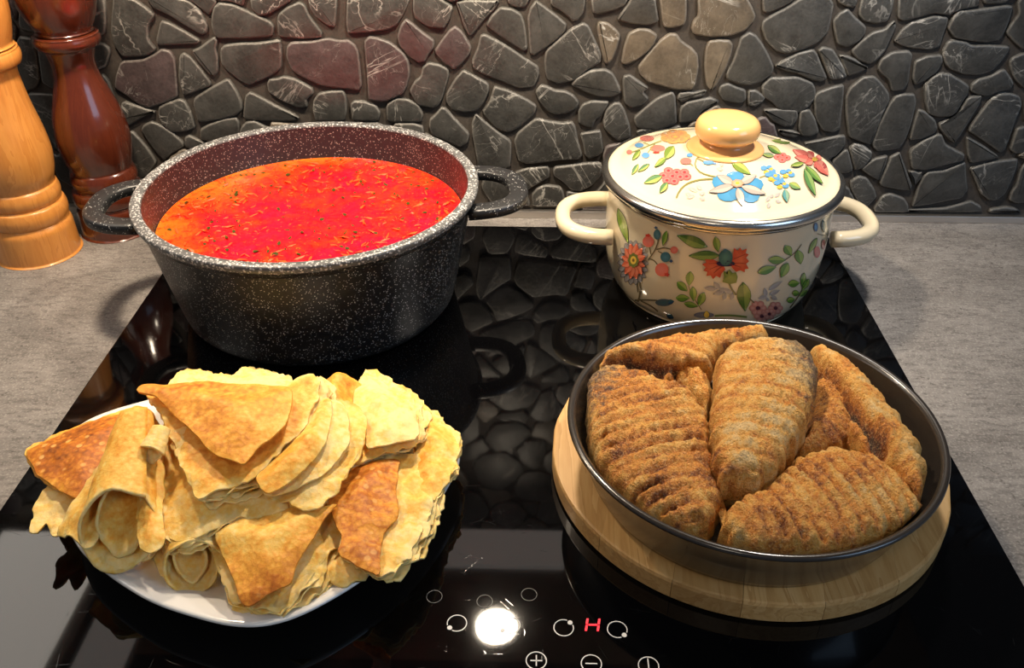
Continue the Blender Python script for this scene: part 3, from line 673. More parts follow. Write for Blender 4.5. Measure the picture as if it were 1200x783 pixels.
# ---- printed flowers, set on the surfaces of revolution
BZ = np.array([p[1] for p in body_prof]); BR = np.array([p[0] for p in body_prof])
LP = smooth_profile(lid_prof, 5); LR = np.array([p[0] for p in LP]); LZ = np.array([p[1] for p in LP])
def hit_body(px, py):
    d = ray(px, py); f = lambda t: np.hypot(*(CAM + d * t)[:2] - EC) - np.interp((CAM + d * t)[2], BZ, BR)
    ts = np.linspace(0.45, 0.95, 260); pv = f(ts[0])
    for a, b in zip(ts, ts[1:]):
        v = f(b)
        if v < 0 <= pv and 0 < (CAM + d * b)[2] < .0945:
            for _ in range(18):
                m = (a + b) / 2
                if f(m) < 0: b = m
                else: a = m
            P = CAM + d * b; n = np.array([P[0] - EC[0], P[1] - EC[1], 0]); return P + n / np.linalg.norm(n) * .00035
        pv = v
    return None
def hit_lid(px, py):
    d = ray(px, py); f = lambda t: (CAM + d * t)[2] - np.interp(np.hypot(*(CAM + d * t)[:2] - EC), LR, LZ)
    a, b = 0.4, 0.9
    ts = np.linspace(a, b, 200); pv = f(ts[0])
    for a, b in zip(ts, ts[1:]):
        v = f(b)
        if v < 0 <= pv:
            for _ in range(18):
                m = (a + b) / 2
                if f(m) < 0: b = m
                else: a = m
            P = CAM + d * b
            if np.hypot(*P[:2] - EC) > .0895: return None
            return P + np.array([0, 0, .0004])
        pv = v
    return None
class Decal:
    def __init__(s, hit, ox, oy, gain=1.0): s.hit, s.ox, s.oy, s.gain = hit, ox, oy, gain; s.reset()
    def reset(s): s.V, s.F, s.C, s.lay = [], [], [], 0
    def poly(s, P, col, cin=None):         # fan around the centre, colour running from cin (centre) to col
        P = np.asarray(P, float); c = P.mean(0); Q = [c] + list(P)
        H = [s.hit(s.ox + q[0] / 4, s.oy + q[1] / 4) for q in Q]
        if any(h is None for h in H): return
        s.lay += 1; k = len(s.V); up = np.array([0, -.55, .83]) * 0.000012 * s.lay
        s.V += [h + up for h in H]; g = s.gain; s.C += [(*[g * q for q in (cin or col)], 1)] + [(*[g * q for q in col], 1)] * len(P); n = len(P)
        s.F += [(k, k + 1 + i, k + 1 + (i + 1) % n) for i in range(n)]
    def ell(s, x, y, rx, ry, col, cin=None, n=14, rot=0, jag=0.0):
        P = []
        for i in range(n):
            a = 2 * PI * i / n; w = 1 - (jag if i % 2 else 0); u, v = rx * w * math.cos(a), ry * w * math.sin(a)
            P.append((x + u * math.cos(rot) - v * math.sin(rot), y + u * math.sin(rot) + v * math.cos(rot)))
        s.poly(P, col, cin)
    def leaf(s, x0, y0, x1, y1, w, col=(.10, .22, .03), col2=(.26, .36, .07), out=(.03, .05, .02), bend=0.0):
        d = np.array([x1 - x0, y1 - y0], float); L = np.linalg.norm(d); nrm = np.array([-d[1], d[0]]) / L; n = 7
        mid = [np.array([x0, y0]) + d * t + nrm * bend * L * math.sin(PI * t) for t in np.linspace(0, 1, n)]
        wd = [w / 2 * math.sin(PI * t ** 0.85) for t in np.linspace(0, 1, n)]
        A = [m + nrm * q for m, q in zip(mid, wd)]; B = [m - nrm * q for m, q in zip(mid, wd)]
        if out is not None: s.poly([m + nrm * (q + 2.0) for m, q in zip(mid, wd)] + [m - nrm * (q + 2.0) for m, q in zip(mid[::-1], wd[::-1])], out)
        for i in range(n - 1):
            s.poly([A[i], A[i + 1], mid[i + 1], mid[i]], col); s.poly([mid[i], mid[i + 1], B[i + 1], B[i]], col2)
    def stem(s, pts, w=5, col=(.16, .12, .06)):
        P = np.array(pts, float); L = np.r_[0, np.cumsum(np.hypot(*(P[1:] - P[:-1]).T))]; u = np.linspace(0, L[-1], max(6, int(L[-1] / 22)))
        Q = np.stack([np.interp(u, L, P[:, 0]), np.interp(u, L, P[:, 1])], 1)
        for _ in range(2): Q[1:-1] = (Q[:-2] + 2 * Q[1:-1] + Q[2:]) / 4
        for a, b in zip(Q, Q[1:]):
            d = b - a; n = np.array([-d[1], d[0]]) / (np.linalg.norm(d) + 1e-9) * w / 2; s.poly([a + n, b + n, b - n, a - n], col)
    def done(s, name, parent, label=None):
        if s.V: tag(mesh(name, s.V, s.F, M['decal'], parent, attrs={'Col': ('FLOAT_COLOR', s.C)}), label)
        s.reset()
CORAL, RED, PINK, TEAL, BLUE, SKY, YEL, GREY, DK = (.66, .13, .06), (.55, .06, .04), (.66, .20, .16), (.05, .13, .15), (.035, .075, .16), (.10, .36, .60), (.75, .48, .07), (.30, .27, .25), (.05, .03, .04)
GL1, GL2 = (.20, .30, .05), (.42, .48, .12)
D = Decal(hit_body, 700, 230)
# gerbera
D.leaf(98, 55, 146, 218, 38, GL1, (.30, .36, .08)); D.done('leaf_print', epot)
D.stem([(195, 380), (208, 440), (192, 495)], 8); D.stem([(183, 380), (192, 450)], 6)
for i in range(18):
    a = 2 * PI * i / 18; c, sn = math.cos(a), math.sin(a); D.leaf(168 + 42 * c, 315 + 66 * sn, 168 + 74 * c, 315 + 104 * sn, 24, GREY, (.36, .33, .32), DK)
for i in range(12):
    a = 2 * PI * (i + .5) / 12; c, sn = math.cos(a), math.sin(a); D.leaf(168 + 10 * c, 315 + 16 * sn, 168 + 56 * c, 315 + 84 * sn, 30, CORAL, (.74, .22, .12), (.35, .05, .03))
D.ell(167, 313, 27, 36, (.16, .17, .04), n=16, jag=.15); D.ell(167, 313, 14, 19, YEL); D.ell(167, 313, 6, 8, (.2, .12, .03)); D.done('flower_print', epot, 'coral daisy with grey outer petals')
# buds
D.stem([(240, 300), (250, 280), (278, 250), (288, 200)], 6); D.stem([(278, 250), (310, 238), (345, 248)], 6); D.stem([(240, 292), (268, 298), (282, 320)], 6); D.stem([(252, 272), (246, 240)], 5); D.stem([(285, 258), (308, 268)], 5)
D.ell(240, 213, 27, 26, (.70, .15, .10), PINK); D.ell(238, 184, 16, 9, RED, n=10, jag=.4)
D.ell(281, 180, 17, 24, TEAL, (.10, .2, .22)); D.ell(275, 148, 10, 8, BLUE, jag=.4, n=8)
D.leaf(325, 163, 308, 232, 24); D.ell(360, 253, 18, 17, (.62, .14, .09), PINK); D.ell(320, 286, 24, 24, TEAL, (.08, .19, .25)); D.ell(346, 305, 11, 9, BLUE, jag=.4, n=8)
D.ell(303, 345, 32, 32, (.68, .15, .09), PINK); D.ell(326, 368, 15, 12, RED, jag=.4, n=10); D.done('bud_print', epot)
# dark sprays at the bottom left
D.stem([(150, 490), (210, 484), (282, 488)], 7); D.stem([(205, 490), (258, 515), (285, 540)], 6)
D.ell(312, 498, 40, 17, (.10, .11, .12), TEAL); D.leaf(330, 498, 360, 492, 20, BLUE, TEAL); D.ell(308, 552, 34, 24, TEAL, (.09, .15, .18)); D.leaf(325, 555, 358, 572, 20, BLUE, TEAL)
D.leaf(122, 492, 215, 545, 42, (.06, .09, .03), (.12, .15, .04)); D.leaf(195, 525, 290, 588, 38, (.05, .08, .03), (.10, .13, .04)); D.ell(188, 545, 9, 12, (.9, .85, .7)); D.done('spray_print', epot)
D.ell(66, 395, 20, 38, (.10, .09, .05), (.3, .22, .05)); D.ell(60, 360, 12, 16, TEAL); D.stem([(72, 430), (95, 470), (112, 500)], 5); D.ell(38, 318, 4, 8, DK); D.ell(52, 312, 4, 8, DK); D.done('flower_print', epot)
# carnation
D.stem([(618, 408), (628, 435), (650, 462)], 9, (.12, .12, .05)); D.leaf(682, 402, 692, 538, 64, (.08, .15, .03), (.22, .28, .06))
D.leaf(516, 238, 374, 184, 50, (.07, .15, .03), (.18, .27, .06)); D.leaf(572, 278, 428, 280, 44, (.07, .15, .03), (.20, .28, .06)); D.leaf(553, 190, 566, 262, 32)
D.poly([(585, 318), (545, 298), (503, 296), (510, 312), (490, 320), (508, 334), (496, 350), (515, 356), (510, 376), (530, 372), (542, 390), (556, 374), (575, 384), (582, 362), (600, 345)], (.55, .07, .03), (.72, .17, .07))
D.poly([(618, 318), (632, 292), (640, 244), (656, 256), (668, 242), (678, 256), (700, 246), (694, 268), (708, 274), (696, 290), (710, 306), (696, 318), (708, 340), (690, 344), (690, 358), (668, 348), (650, 356), (636, 342)], (.55, .07, .03), (.72, .17, .07))
for x, y in ((520, 318), (525, 345), (545, 362), (690, 275), (692, 318), (670, 335)): D.stem([(600, 318), ((600 + x) / 2, (318 + y) / 2 - 4), (x, y)], 2.5, (.25, .03, .02))
D.ell(600, 318, 44, 14, (.03, .02, .05)); D.ell(600, 290, 33, 38, (.045, .12, .10), (.10, .23, .17)); D.ell(598, 258, 9, 8, TEAL)
D.poly([(590, 350), (602, 362), (618, 345), (632, 362), (648, 358), (656, 380), (650, 408), (622, 414), (584, 404), (592, 384)], (.12, .17, .03), (.27, .31, .06)); D.done('carnation_print', epot, 'red carnation with a teal heart')
# grey leaf sprigs
for q in ((640, 452, 560, 430), (575, 438, 545, 402), (560, 435, 498, 432), (595, 450, 540, 460), (600, 458, 588, 488), (635, 458, 622, 486)): D.leaf(*q, 22, GREY, (.36, .33, .29), None)
D.done('grey_leaf_print', epot)
for q in ((790, 470, 782, 428), (800, 440, 866, 398), (795, 470, 752, 482), (800, 478, 792, 492), (805, 462, 855, 440), (812, 470, 842, 486)): D.leaf(*q, 22, GREY, (.36, .33, .29), None)
D.done('grey_leaf_print', epot)
D.stem([(488, 532), (470, 500), (440, 462), (428, 420)], 4); 
for q, w in (((437, 352, 430, 418), 36), ((374, 402, 422, 444), 34), ((447, 424, 452, 492), 32), ((368, 478, 432, 478), 32), ((500, 452, 474, 516), 34), ((406, 503, 470, 518), 26)): D.leaf(*q, w)
D.done('leaf_print', epot)
D.stem([(790, 350), (850, 318), (905, 282), (940, 255), (956, 225)], 4)
for q, w in (((878, 230, 908, 278), 38), ((938, 252, 952, 318), 40), ((800, 300, 880, 300), 36), ((750, 360, 836, 332), 36), ((892, 314, 858, 382), 38)): D.leaf(*q, w)
D.done('leaf_print', epot)
D.stem([(972, 415), (935, 480), (880, 550), (850, 580)], 5)
for q, w in (((968, 358, 958, 425), 24), ((893, 412, 946, 406), 32), ((990, 388, 958, 442), 24), ((912, 455, 945, 455), 26), ((945, 472, 984, 438), 22), ((886, 492, 922, 484), 26)): D.leaf(*q, w)
D.leaf(985, 478, 840, 592, 30, (.05, .10, .03), (.14, .20, .05)); D.done('leaf_print', epot)
for x, y, r in ((752, 524, 40), (770, 562, 36), (834, 524, 34), (805, 552, 30)):
    for k in range(6): a = PI / 3 * k; D.ell(x + r * .62 * math.cos(a), y + r * .55 * math.sin(a), r * .42, r * .38, (.45, .17, .13), (.62, .33, .26))
    D.ell(x, y, r * .28, r * .26, (.10, .03, .04))
D.stem([(712, 480), (735, 500)], 6); D.done('cluster_print', epot)
D.stem([(1030, 175), (1058, 185), (1080, 180)], 5); D.leaf(1028, 195, 988, 268, 22); D.leaf(1055, 112, 1060, 170, 18, TEAL, (.1, .2, .15)); D.ell(1022, 145, 10, 22, BLUE, SKY)
D.ell(1028, 262, 14, 28, (.62, .14, .13), PINK); D.ell(1058, 228, 9, 24, (.55, .16, .14), PINK); D.done('bud_print', epot)
D.ell(1028, 350, 14, 60, SKY, BLUE, n=12, jag=.2); D.ell(1012, 400, 14, 55, BLUE, SKY, n=12, jag=.2); D.ell(1020, 395, 6, 20, YEL); D.done('flower_print', epot)
D.ell(500, 556, 48, 14, (.16, .16, .20), GREY); D.leaf(512, 572, 512, 536, 26, YEL, (.8, .55, .1)); D.stem([(550, 560), (620, 556), (700, 566)], 9, (.14, .2, .05)); D.done('flower_print', epot)
# ---- the lid
D = Decal(hit_lid, 700, 120, 0.72)
RP, BL = (.74, .22, .17), (.17, .34, .62)
D.stem([(300, 182), (250, 198), (200, 225), (160, 236)], 5, (.35, .33, .1)); D.stem([(270, 195), (235, 240)], 4, (.35, .33, .1)); D.stem([(245, 202), (215, 190)], 4, (.35, .33, .1))
for i in range(7):
    a = 2 * PI * i / 7; D.ell(365 + 40 * math.cos(a), 163 + 17 * math.sin(a), 32, 17, (.80, .42, .12), (.82, .25, .12), n=12)
D.ell(365, 164, 22, 10, (.80, .2, .12), YEL); D.done('poppy_print', lid)
D.ell(232, 170, 34, 14, RP, PINK); D.ell(282, 217, 36, 16, RP, PINK); D.ell(150, 235, 14, 11, RP); D.ell(196, 203, 22, 11, BL, SKY); D.ell(226, 250, 19, 14, BL, SKY); D.ell(276, 237, 20, 6, RED, jag=.4)
D.leaf(200, 228, 164, 274, 22, GL1, GL2); D.leaf(358, 208, 315, 270, 44, GL1, GL2); D.leaf(322, 262, 268, 306, 24, GL2, GL1); D.done('bud_print', lid)
D.leaf(192, 292, 162, 342, 20, (.12, .25, .12), GL2); D.leaf(243, 292, 190, 328, 20, (.12, .25, .12), GL2); D.done('leaf_print', lid)
for x, y in ((333, 322), (310, 345), (352, 348), (326, 368), (372, 330), (408, 330), (418, 350), (388, 352), (360, 372)): D.ell(x, y, 23, 17, (.62, .13, .12), (.74, .30, .25)); D.ell(x, y, 8, 6, (.45, .05, .06))
D.leaf(304, 348, 218, 382, 34, (.12, .25, .10), GL2); D.leaf(328, 380, 292, 428, 28, (.12, .25, .10), GL2); D.done('cluster_print', lid)
D.stem([(370, 450), (382, 408), (430, 375), (500, 360), (562, 362)], 8, (.30, .26, .08)); D.stem([(478, 248), (446, 285), (462, 325), (512, 345), (556, 352)], 6, (.30, .26, .08)); D.stem([(448, 300), (430, 285)], 4, (.30, .26, .08)); D.stem([(470, 265), (500, 280)], 4, (.3, .26, .08))
D.ell(414, 278, 27, 16, RP, PINK); D.ell(432, 250, 15, 9, BL, SKY); D.ell(520, 285, 26, 10, SKY, BL); D.ell(550, 290, 10, 6, BL, jag=.4); D.done('bud_print', lid)
for q in ((470, 420, 425, 402), (490, 412, 465, 392), (440, 440, 412, 428), (455, 438, 418, 452), (480, 435, 505, 425), (478, 448, 505, 460), (590, 300, 575, 288), (588, 318, 560, 310)): D.leaf(*q, 18, (.52, .47, .42), (.58, .53, .46), None); D.done('grey_leaf_print', lid)
for q in ((830, 445, 858, 425), (812, 450, 822, 432), (835, 462, 862, 470), (805, 472, 800, 500), (808, 440, 790, 470)): D.leaf(*q, 18, (.52, .47, .42), (.58, .53, .46), None); D.done('grey_leaf_print', lid)
D.done('grey_leaf_print', lid)
D.leaf(628, 280, 718, 340, 40, GL1, GL2)
for x, y, rx, ry in ((578, 376, 42, 36), (645, 352, 46, 26), (735, 388, 44, 32), (612, 438, 52, 30), (718, 440, 44, 34), (665, 430, 50, 30)): D.ell(x, y, rx, ry, (.08, .30, .52), SKY, n=20, jag=.07)
for q in ((640, 385, 560, 345), (670, 382, 745, 345), (640, 395, 522, 424), (672, 398, 788, 434), (655, 405, 682, 490)): D.leaf(*q, 36, (.48, .42, .36), (.58, .52, .44), (.16, .12, .12))
D.ell(655, 385, 30, 20, (.78, .32, .18), (.85, .6, .4), n=14, jag=.15); D.ell(655, 384, 10, 7, YEL); D.done('flower_print', lid, 'blue flower with grey pointed petals')
D.stem([(760, 355), (800, 340), (850, 345)], 5, (.3, .26, .08)); D.stem([(840, 372), (880, 350)], 4, (.3, .26, .08))
for x, y in ((800, 318), (838, 358), (890, 336), (862, 388), (820, 350)):
    D.ell(x - 20, y - 8, 16, 11, SKY, BL); D.ell(x + 20, y + 6, 16, 11, SKY, BL); D.ell(x + 6, y - 12, 13, 9, SKY, BL); D.ell(x - 8, y + 12, 13, 9, YEL); D.ell(x + 14, y - 3, 9, 7, YEL)
D.leaf(898, 383, 952, 408, 28, (.2, .33, .12), GL2); D.leaf(878, 412, 888, 472, 30, (.12, .33, .33), (.3, .45, .3)); D.done('cluster_print', lid)
for x, y in ((845, 258), (868, 250), (888, 262), (866, 272)): D.ell(x, y, 19, 13, (.66, .15, .13), (.75, .3, .25)); D.ell(x, y, 6, 4, RED)
D.leaf(798, 205, 862, 244, 28, (.12, .26, .05), GL2); D.leaf(826, 254, 772, 246, 20, (.3, .42, .2), GL2); D.done('cluster_print', lid)
for q, w in (((1010, 272, 915, 224), 40), ((1010, 276, 925, 258), 34), ((1012, 262, 985, 232), 30), ((1012, 275, 975, 292), 30), ((1020, 278, 1046, 316), 36), ((1022, 272, 1080, 346), 44), ((1020, 262, 1050, 270), 26)): D.leaf(*q, w, (.74, .17, .13), (.80, .28, .20), (.5, .08, .07))
D.ell(1018, 272, 14, 10, YEL); D.leaf(966, 290, 904, 303, 20, GL1, GL2); D.leaf(974, 304, 1054, 388, 28, (.12, .26, .05), (.3, .42, .1)); D.leaf(968, 318, 1020, 444, 34, (.10, .24, .07), (.28, .40, .12)); D.done('flower_print', lid, 'coral lily')
D.leaf(815, 180, 946, 190, 24, GL1, GL2); D.leaf(392, 98, 310, 130, 18, GL1, GL2); D.done('leaf_print', lid)

# ================================================================ BOARD AND PAN
BC, BRr = (0.135, 0.432), 0.1205
board = empty('round_board', (BC[0], BC[1], 0), 'round pale wooden board of glued staves under the pan of fish', 'board')
rot = -0.20; ca, sa = math.cos(rot), math.sin(rot); cuts = [-BRr, -0.078, -0.036, 0.001, 0.043, 0.082, BRr]
for a, b in zip(cuts, cuts[1:]):
    a2, b2 = a + 0.00012, b - 0.00012; top = []
    xs = np.linspace(a2, b2, 14)
    R_ = BRr - 0.00001
    up_ = [(x, math.sqrt(max(0, R_ * R_ - x * x))) for x in xs]; poly = up_ + [(x, -y) for x, y in up_[::-1]]
    if abs(a) > BRr - 1e-6 or abs(b) > BRr - 1e-6:
        q = []
        for p in poly:
            if not q or math.hypot(p[0] - q[-1][0], p[1] - q[-1][1]) > 2e-4: q.append(p)
        if math.hypot(q[0][0] - q[-1][0], q[0][1] - q[-1][1]) < 2e-4: q.pop()
        poly = q
    n = len(poly); c = np.mean(poly, 0); V, Fc = [], []
    for z, ins in ((0.0004, 0.0012), (0.0022, 0.0), (0.0128, 0.0), (0.0146, 0.0006), (0.0150, 0.0018)):
        for x, y in poly:
            rr = math.hypot(x, y); k = (rr - ins * (1 if rr > BRr - .003 else .1)) / rr if rr > 0 else 1
            x_, y_ = x * k, y * k; V.append((BC[0] + x_ * ca - y_ * sa, BC[1] + x_ * sa + y_ * ca, z))
    Fc = [(l * n + k, l * n + (k + 1) % n, (l + 1) * n + (k + 1) % n, (l + 1) * n + k) for l in range(4) for k in range(n)]
    Fc.append(tuple(range(n))[::-1]); Fc.append(tuple(4 * n + k for k in range(n)))
    o = mesh('stave', V, Fc, M['board'], board, smooth=False)
    bm = bmesh.new(); bm.from_mesh(o.data); bmesh.ops.recalc_face_normals(bm, faces=bm.faces[:]); bm.to_mesh(o.data); bm.free()
FCn = (0.1301, 0.4134); Cf = (FCn[0], FCn[1], 0)
pan = empty('serving_pan', (FCn[0], FCn[1], 0.015), 'shallow round dark brown glazed pan holding the fish on the board', 'pan')
mesh('pan_body', *lathe([(0, .0154), (.0890, .0154), (.0918, .0168), (.0945, .0220), (.0990, .0360), (.1035, .0485), (.1055, .0520)], Cf, 128), M['glaze'], pan)
mesh('pan_lip', *lathe([(.1050, .0515), (.1072, .0528), (.1079, .0545), (.1072, .0558), (.1052, .0560), (.1034, .0548), (.1025, .0525)], Cf, 128), M['glaze'], pan)
mesh('pan_inside', *lathe([(.1028, .0535), (.1005, .0460), (.0960, .0330), (.0915, .0225), (.0885, .0198), (0, .0192)], Cf, 128), M['glaze'], pan)

# ================================================================ SHEETS (crepe flaps, fish)
def sheet(name, px, z0, gx, gy, bulge, bw, thick, step, mat, parent=None, toast=0.3, edge_toast=None, wrinkle=0.0, seed=0, ruffle=0.0, zmap=None, skin=None, ridge=None, grain=0.0, offs=0.0, sm=1, sag=0.0, edgew=0.005, drop=0.0, dome=0.0, clamp=None, groove=None, frill=0.0, tg=(0, 0)):
    """A soft sheet or fillet over the outline px (photo pixels), its heights z0 + gx, gy per 100 px from the outline's centre."""
    px = np.array(px, float).reshape(-1, 2); c = px.mean(0)
    hz = z0 + gx * (px[:, 0] - c[0]) / 100 + gy * (px[:, 1] - c[1]) / 100
    W = np.array([at_z(p[0], p[1], z) for p, z in zip(px, hz)])
    A = np.c_[np.ones(len(W)), W[:, 0], W[:, 1]]; co = np.linalg.lstsq(A, W[:, 2], rcond=None)[0]
    P = resample(chaikin(W[:, :2], sm), step)
    if offs or ruffle:
        T = np.roll(P, -1, 0) - np.roll(P, 1, 0); N = np.stack([T[:, 1], -T[:, 0]], 1); N /= np.linalg.norm(N, axis=1)[:, None] + 1e-9
        if (P[:, 0] * np.roll(P[:, 1], -1) - P[:, 1] * np.roll(P[:, 0], -1)).sum() < 0: N = -N
        rf = np.array([offs + ruffle * fbm(p[0] * 120, p[1] * 120, seed + 9.1, 3) for p in P]); P = P + N * rf[:, None]
    lo, hi = P.min(0), P.max(0); g = step * 1.05
    X, Y = np.meshgrid(np.arange(lo[0], hi[0], g), np.arange(lo[1], hi[1], g)); X[1::2] += g / 2
    Q = np.stack([X.ravel(), Y.ravel()], 1); Q = Q[inside(P, Q)]; Q = Q[seg_dist(P, Q) > step * .6]
    n = len(P)
    vs, _, fs, ov, _, _ = delaunay_2d_cdt([Vector(p) for p in P] + [Vector(q) for q in Q], [(i, (i + 1) % n) for i in range(n)], [list(range(n))], 1, 1e-7)
    VV = np.array([(v.x, v.y) for v in vs]); d = seg_dist(P, VV); d[d < 1e-6] = 0
    base = co[0] + VV @ co[1:]
    prof = np.sqrt(1 - (1 - np.clip(d / bw, 0, 1)) ** 2)
    Z = base + bulge * prof - sag * np.clip(d / bw, 0, 1) ** 2
    dm = d / (d.max() + 1e-9); Z = Z + dome * dm * dm * (3 - 2 * dm)
    ctr = P.mean(0); RG = np.zeros(len(VV))
    for i, (x, y) in enumerate(VV):
        w = min(1, d[i] / .004)
        if wrinkle: Z[i] += wrinkle * (fbm(x * 38 + seed, y * 38, seed, 3) * w + 0.6 * fbm(x * 95, y * 95, seed + 3, 2) * (1.0 if d[i] < .012 else .5))
        if ridge:
            ang, per, amp = ridge; u = x * math.cos(ang) + y * math.sin(ang); u += .0016 * fbm(x * 60, y * 60, seed + 5, 3)
            r_ = abs(math.sin(PI * u / per)) ** .6; m_ = (0.35 + 1.1 * max(0, fbm(x * 40, y * 40, seed + 2, 2) + .35))
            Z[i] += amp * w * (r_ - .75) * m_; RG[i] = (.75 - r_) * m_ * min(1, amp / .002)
        if grain: Z[i] += grain * w * fbm(x * 420, y * 420, seed, 3)
        if frill: Z[i] += frill * (fbm(x * 130, y * 130, seed + 7, 2) + .25) * math.exp(-d[i] / .0035)
        if drop: Z[i] -= drop * max(0, 1 - d[i] / .006) ** 2
    et = toast if edge_toast is None else edge_toast
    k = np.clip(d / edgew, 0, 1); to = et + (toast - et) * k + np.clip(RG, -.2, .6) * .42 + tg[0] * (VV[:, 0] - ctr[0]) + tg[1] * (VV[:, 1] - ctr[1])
    sk = np.zeros(len(VV))
    if skin:
        sx, sy, s0 = skin; sk = np.clip(s0 + ((VV[:, 0] - ctr[0]) * sx + (VV[:, 1] - ctr[1]) * sy), 0, 1)
    if groove is not None:
        gp, gz, gw, gd = groove; G = np.array([at_z(p[0], p[1], gz)[:2] for p in np.array(gp, float).reshape(-1, 2)]); u = np.linspace(0, len(G) - 1, 60)
        G = np.stack([np.interp(u, range(len(G)), G[:, 0]), np.interp(u, range(len(G)), G[:, 1])], 1)
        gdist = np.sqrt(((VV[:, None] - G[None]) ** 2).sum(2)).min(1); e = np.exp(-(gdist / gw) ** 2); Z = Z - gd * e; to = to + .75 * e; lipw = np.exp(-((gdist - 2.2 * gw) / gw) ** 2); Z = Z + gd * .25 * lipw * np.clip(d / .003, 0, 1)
    V = [(x, y, z) for (x, y), z in zip(VV, Z)]; TO = list(to); SK = list(sk)
    Fc = [tuple(f) for f in fs]
    # boundary ring, in order
    idx = {}
    for new, olds in enumerate(ov):
        for o_ in olds:
            if o_ < n: idx[o_] = new
    B = [idx[i] for i in range(n) if i in idx]; m = len(B); prev = B
    if thick < .006:                      # crisp rim: the wall gets its own vertices
        prev = list(range(len(V), len(V) + m)); V += [V[b] for b in B]; TO += [TO[b] for b in B]; SK += [SK[b] for b in B]
    for tk, ins in ((0.45, -0.0004 if thick < .006 else -.0014), (1.0, 0.0004 if thick < .006 else .002)):
        cur = []
        for b in B:
            q = VV[b] + (ctr - VV[b]) * (ins / (np.linalg.norm(ctr - VV[b]) + 1e-6)); cur.append(len(V)); V.append((q[0], q[1], Z[b] - thick * tk)); TO.append(et); SK.append(sk[b])
        Fc += [(prev[k_], cur[k_], cur[(k_ + 1) % m], prev[(k_ + 1) % m]) for k_ in range(m)]; prev = cur
    Fc.append(tuple(prev[::-1]))
    if clamp is not None:
        (kx, ky), kz, kr, kmin = clamp
        for i, (x, y, z) in enumerate(V):
            z = max(z, kmin); rho = math.hypot(x - kx, y - ky); lim = np.interp(z, kz, kr) - .0012
            if rho > lim: x, y = kx + (x - kx) * lim / rho, ky + (y - ky) * lim / rho
            V[i] = (x, y, z)
    o = mesh(name, V, Fc, mat, parent, attrs={'toast': ('FLOAT', TO), 'skin': ('FLOAT', SK)})
    bm = bmesh.new(); bm.from_mesh(o.data); bmesh.ops.recalc_face_normals(bm, faces=bm.faces[:]); bm.to_mesh(o.data); bm.free()
    return o
# ================================================================ FRIED FISH
def fish(label, px, z0, gx, gy, bulge, bw, thick, **kw):
    c = np.array(px, float).reshape(-1, 2).mean(0); p = at_z(c[0], c[1], z0)
    t = empty('fried_fish', (p[0], p[1], 0.0195), label, 'fish', 'fried fish pieces in the dark pan')
    kw.setdefault('offs', -.0016); kw.setdefault('ruffle', .0030); kw.setdefault('dome', .004)
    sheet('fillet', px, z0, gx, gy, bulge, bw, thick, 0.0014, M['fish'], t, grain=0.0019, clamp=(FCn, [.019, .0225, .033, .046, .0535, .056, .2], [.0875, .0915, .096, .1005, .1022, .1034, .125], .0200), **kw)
    return t
F = {}
F['back'] = [701, 427, 706, 418, 711, 413, 730, 407, 749, 403, 775, 398, 801, 393.6, 826, 390, 852.6, 386.5, 872, 384, 890, 384, 900, 387, 905, 394, 880, 402, 858, 405, 843, 413, 838, 424, 834, 434, 815, 436, 800, 436, 784, 438, 770, 434, 750, 428, 725, 428, 705, 431]
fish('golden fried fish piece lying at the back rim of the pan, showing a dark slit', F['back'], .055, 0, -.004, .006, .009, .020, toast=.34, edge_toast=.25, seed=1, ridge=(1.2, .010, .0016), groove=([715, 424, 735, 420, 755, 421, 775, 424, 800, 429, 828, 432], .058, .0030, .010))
F['scrap'] = [770, 447, 782, 437, 800, 436, 815, 441, 829, 446, 838, 462, 840, 480, 832, 494, 820, 484, 808, 470, 790, 458]
fish('small crumbly fish scrap tucked between the three back pieces', F['scrap'], .040, 0, 0, .012, .010, .018, toast=.45, edge_toast=.3, seed=2, ridge=(.3, .005, .0012))
F['under'] = [955, 440, 972, 452, 990, 470, 1002, 495, 1006, 512, 1002, 528, 985, 536, 960, 541, 940, 543, 926, 536, 930, 515, 942, 495]
fish('orange brown fish piece half hidden under the upright fillet and the split one', F['under'], .040, 0, 0, .012, .012, .020, toast=.46, edge_toast=.4, seed=3, ridge=(.9, .008, .0012))
F['right'] = [948, 405, 960, 406, 971, 410, 990, 422, 1009, 436, 1026, 455, 1042, 474, 1060, 496, 1075, 517, 1083, 535, 1089, 554, 1089, 570, 1084, 578, 1074, 577, 1064, 572, 1050, 556, 1036, 543, 1018, 536, 1010, 524, 1000, 510, 990, 490, 978, 470, 966, 448, 955, 425]
fish('long split fish piece leaning on the pan rim beside the worktop', F['right'], .055, .005, 0, .0065, .009, .022, toast=.30, edge_toast=.36, seed=4, skin=(9, -6, -.10), groove=([955, 408, 972, 432, 988, 455, 1003, 474, 1020, 500, 1035, 525], .062, .0026, .012))
F['left'] = [685, 452, 688, 441, 702, 433, 718, 432, 735, 434, 756, 439, 777, 446, 797, 454, 815, 464.5, 824, 475, 829, 488, 833, 506, 835, 526, 839, 548, 843, 568.5, 848, 592, 840, 606, 836, 614, 829, 621, 817, 626, 805, 625, 786, 619, 767.6, 611, 754, 600, 744, 590, 724, 573, 706, 554, 698, 538, 692, 521, 688, 500]
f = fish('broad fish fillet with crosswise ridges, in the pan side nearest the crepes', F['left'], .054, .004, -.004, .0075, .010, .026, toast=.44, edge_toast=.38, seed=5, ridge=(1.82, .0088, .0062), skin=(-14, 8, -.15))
sheet('fin', [840, 570, 846, 582, 852, 600, 857, 622, 851, 626, 845, 610, 838, 590], .050, 0, 0, .001, .002, .003, .0015, M['fish'], f, toast=.35)
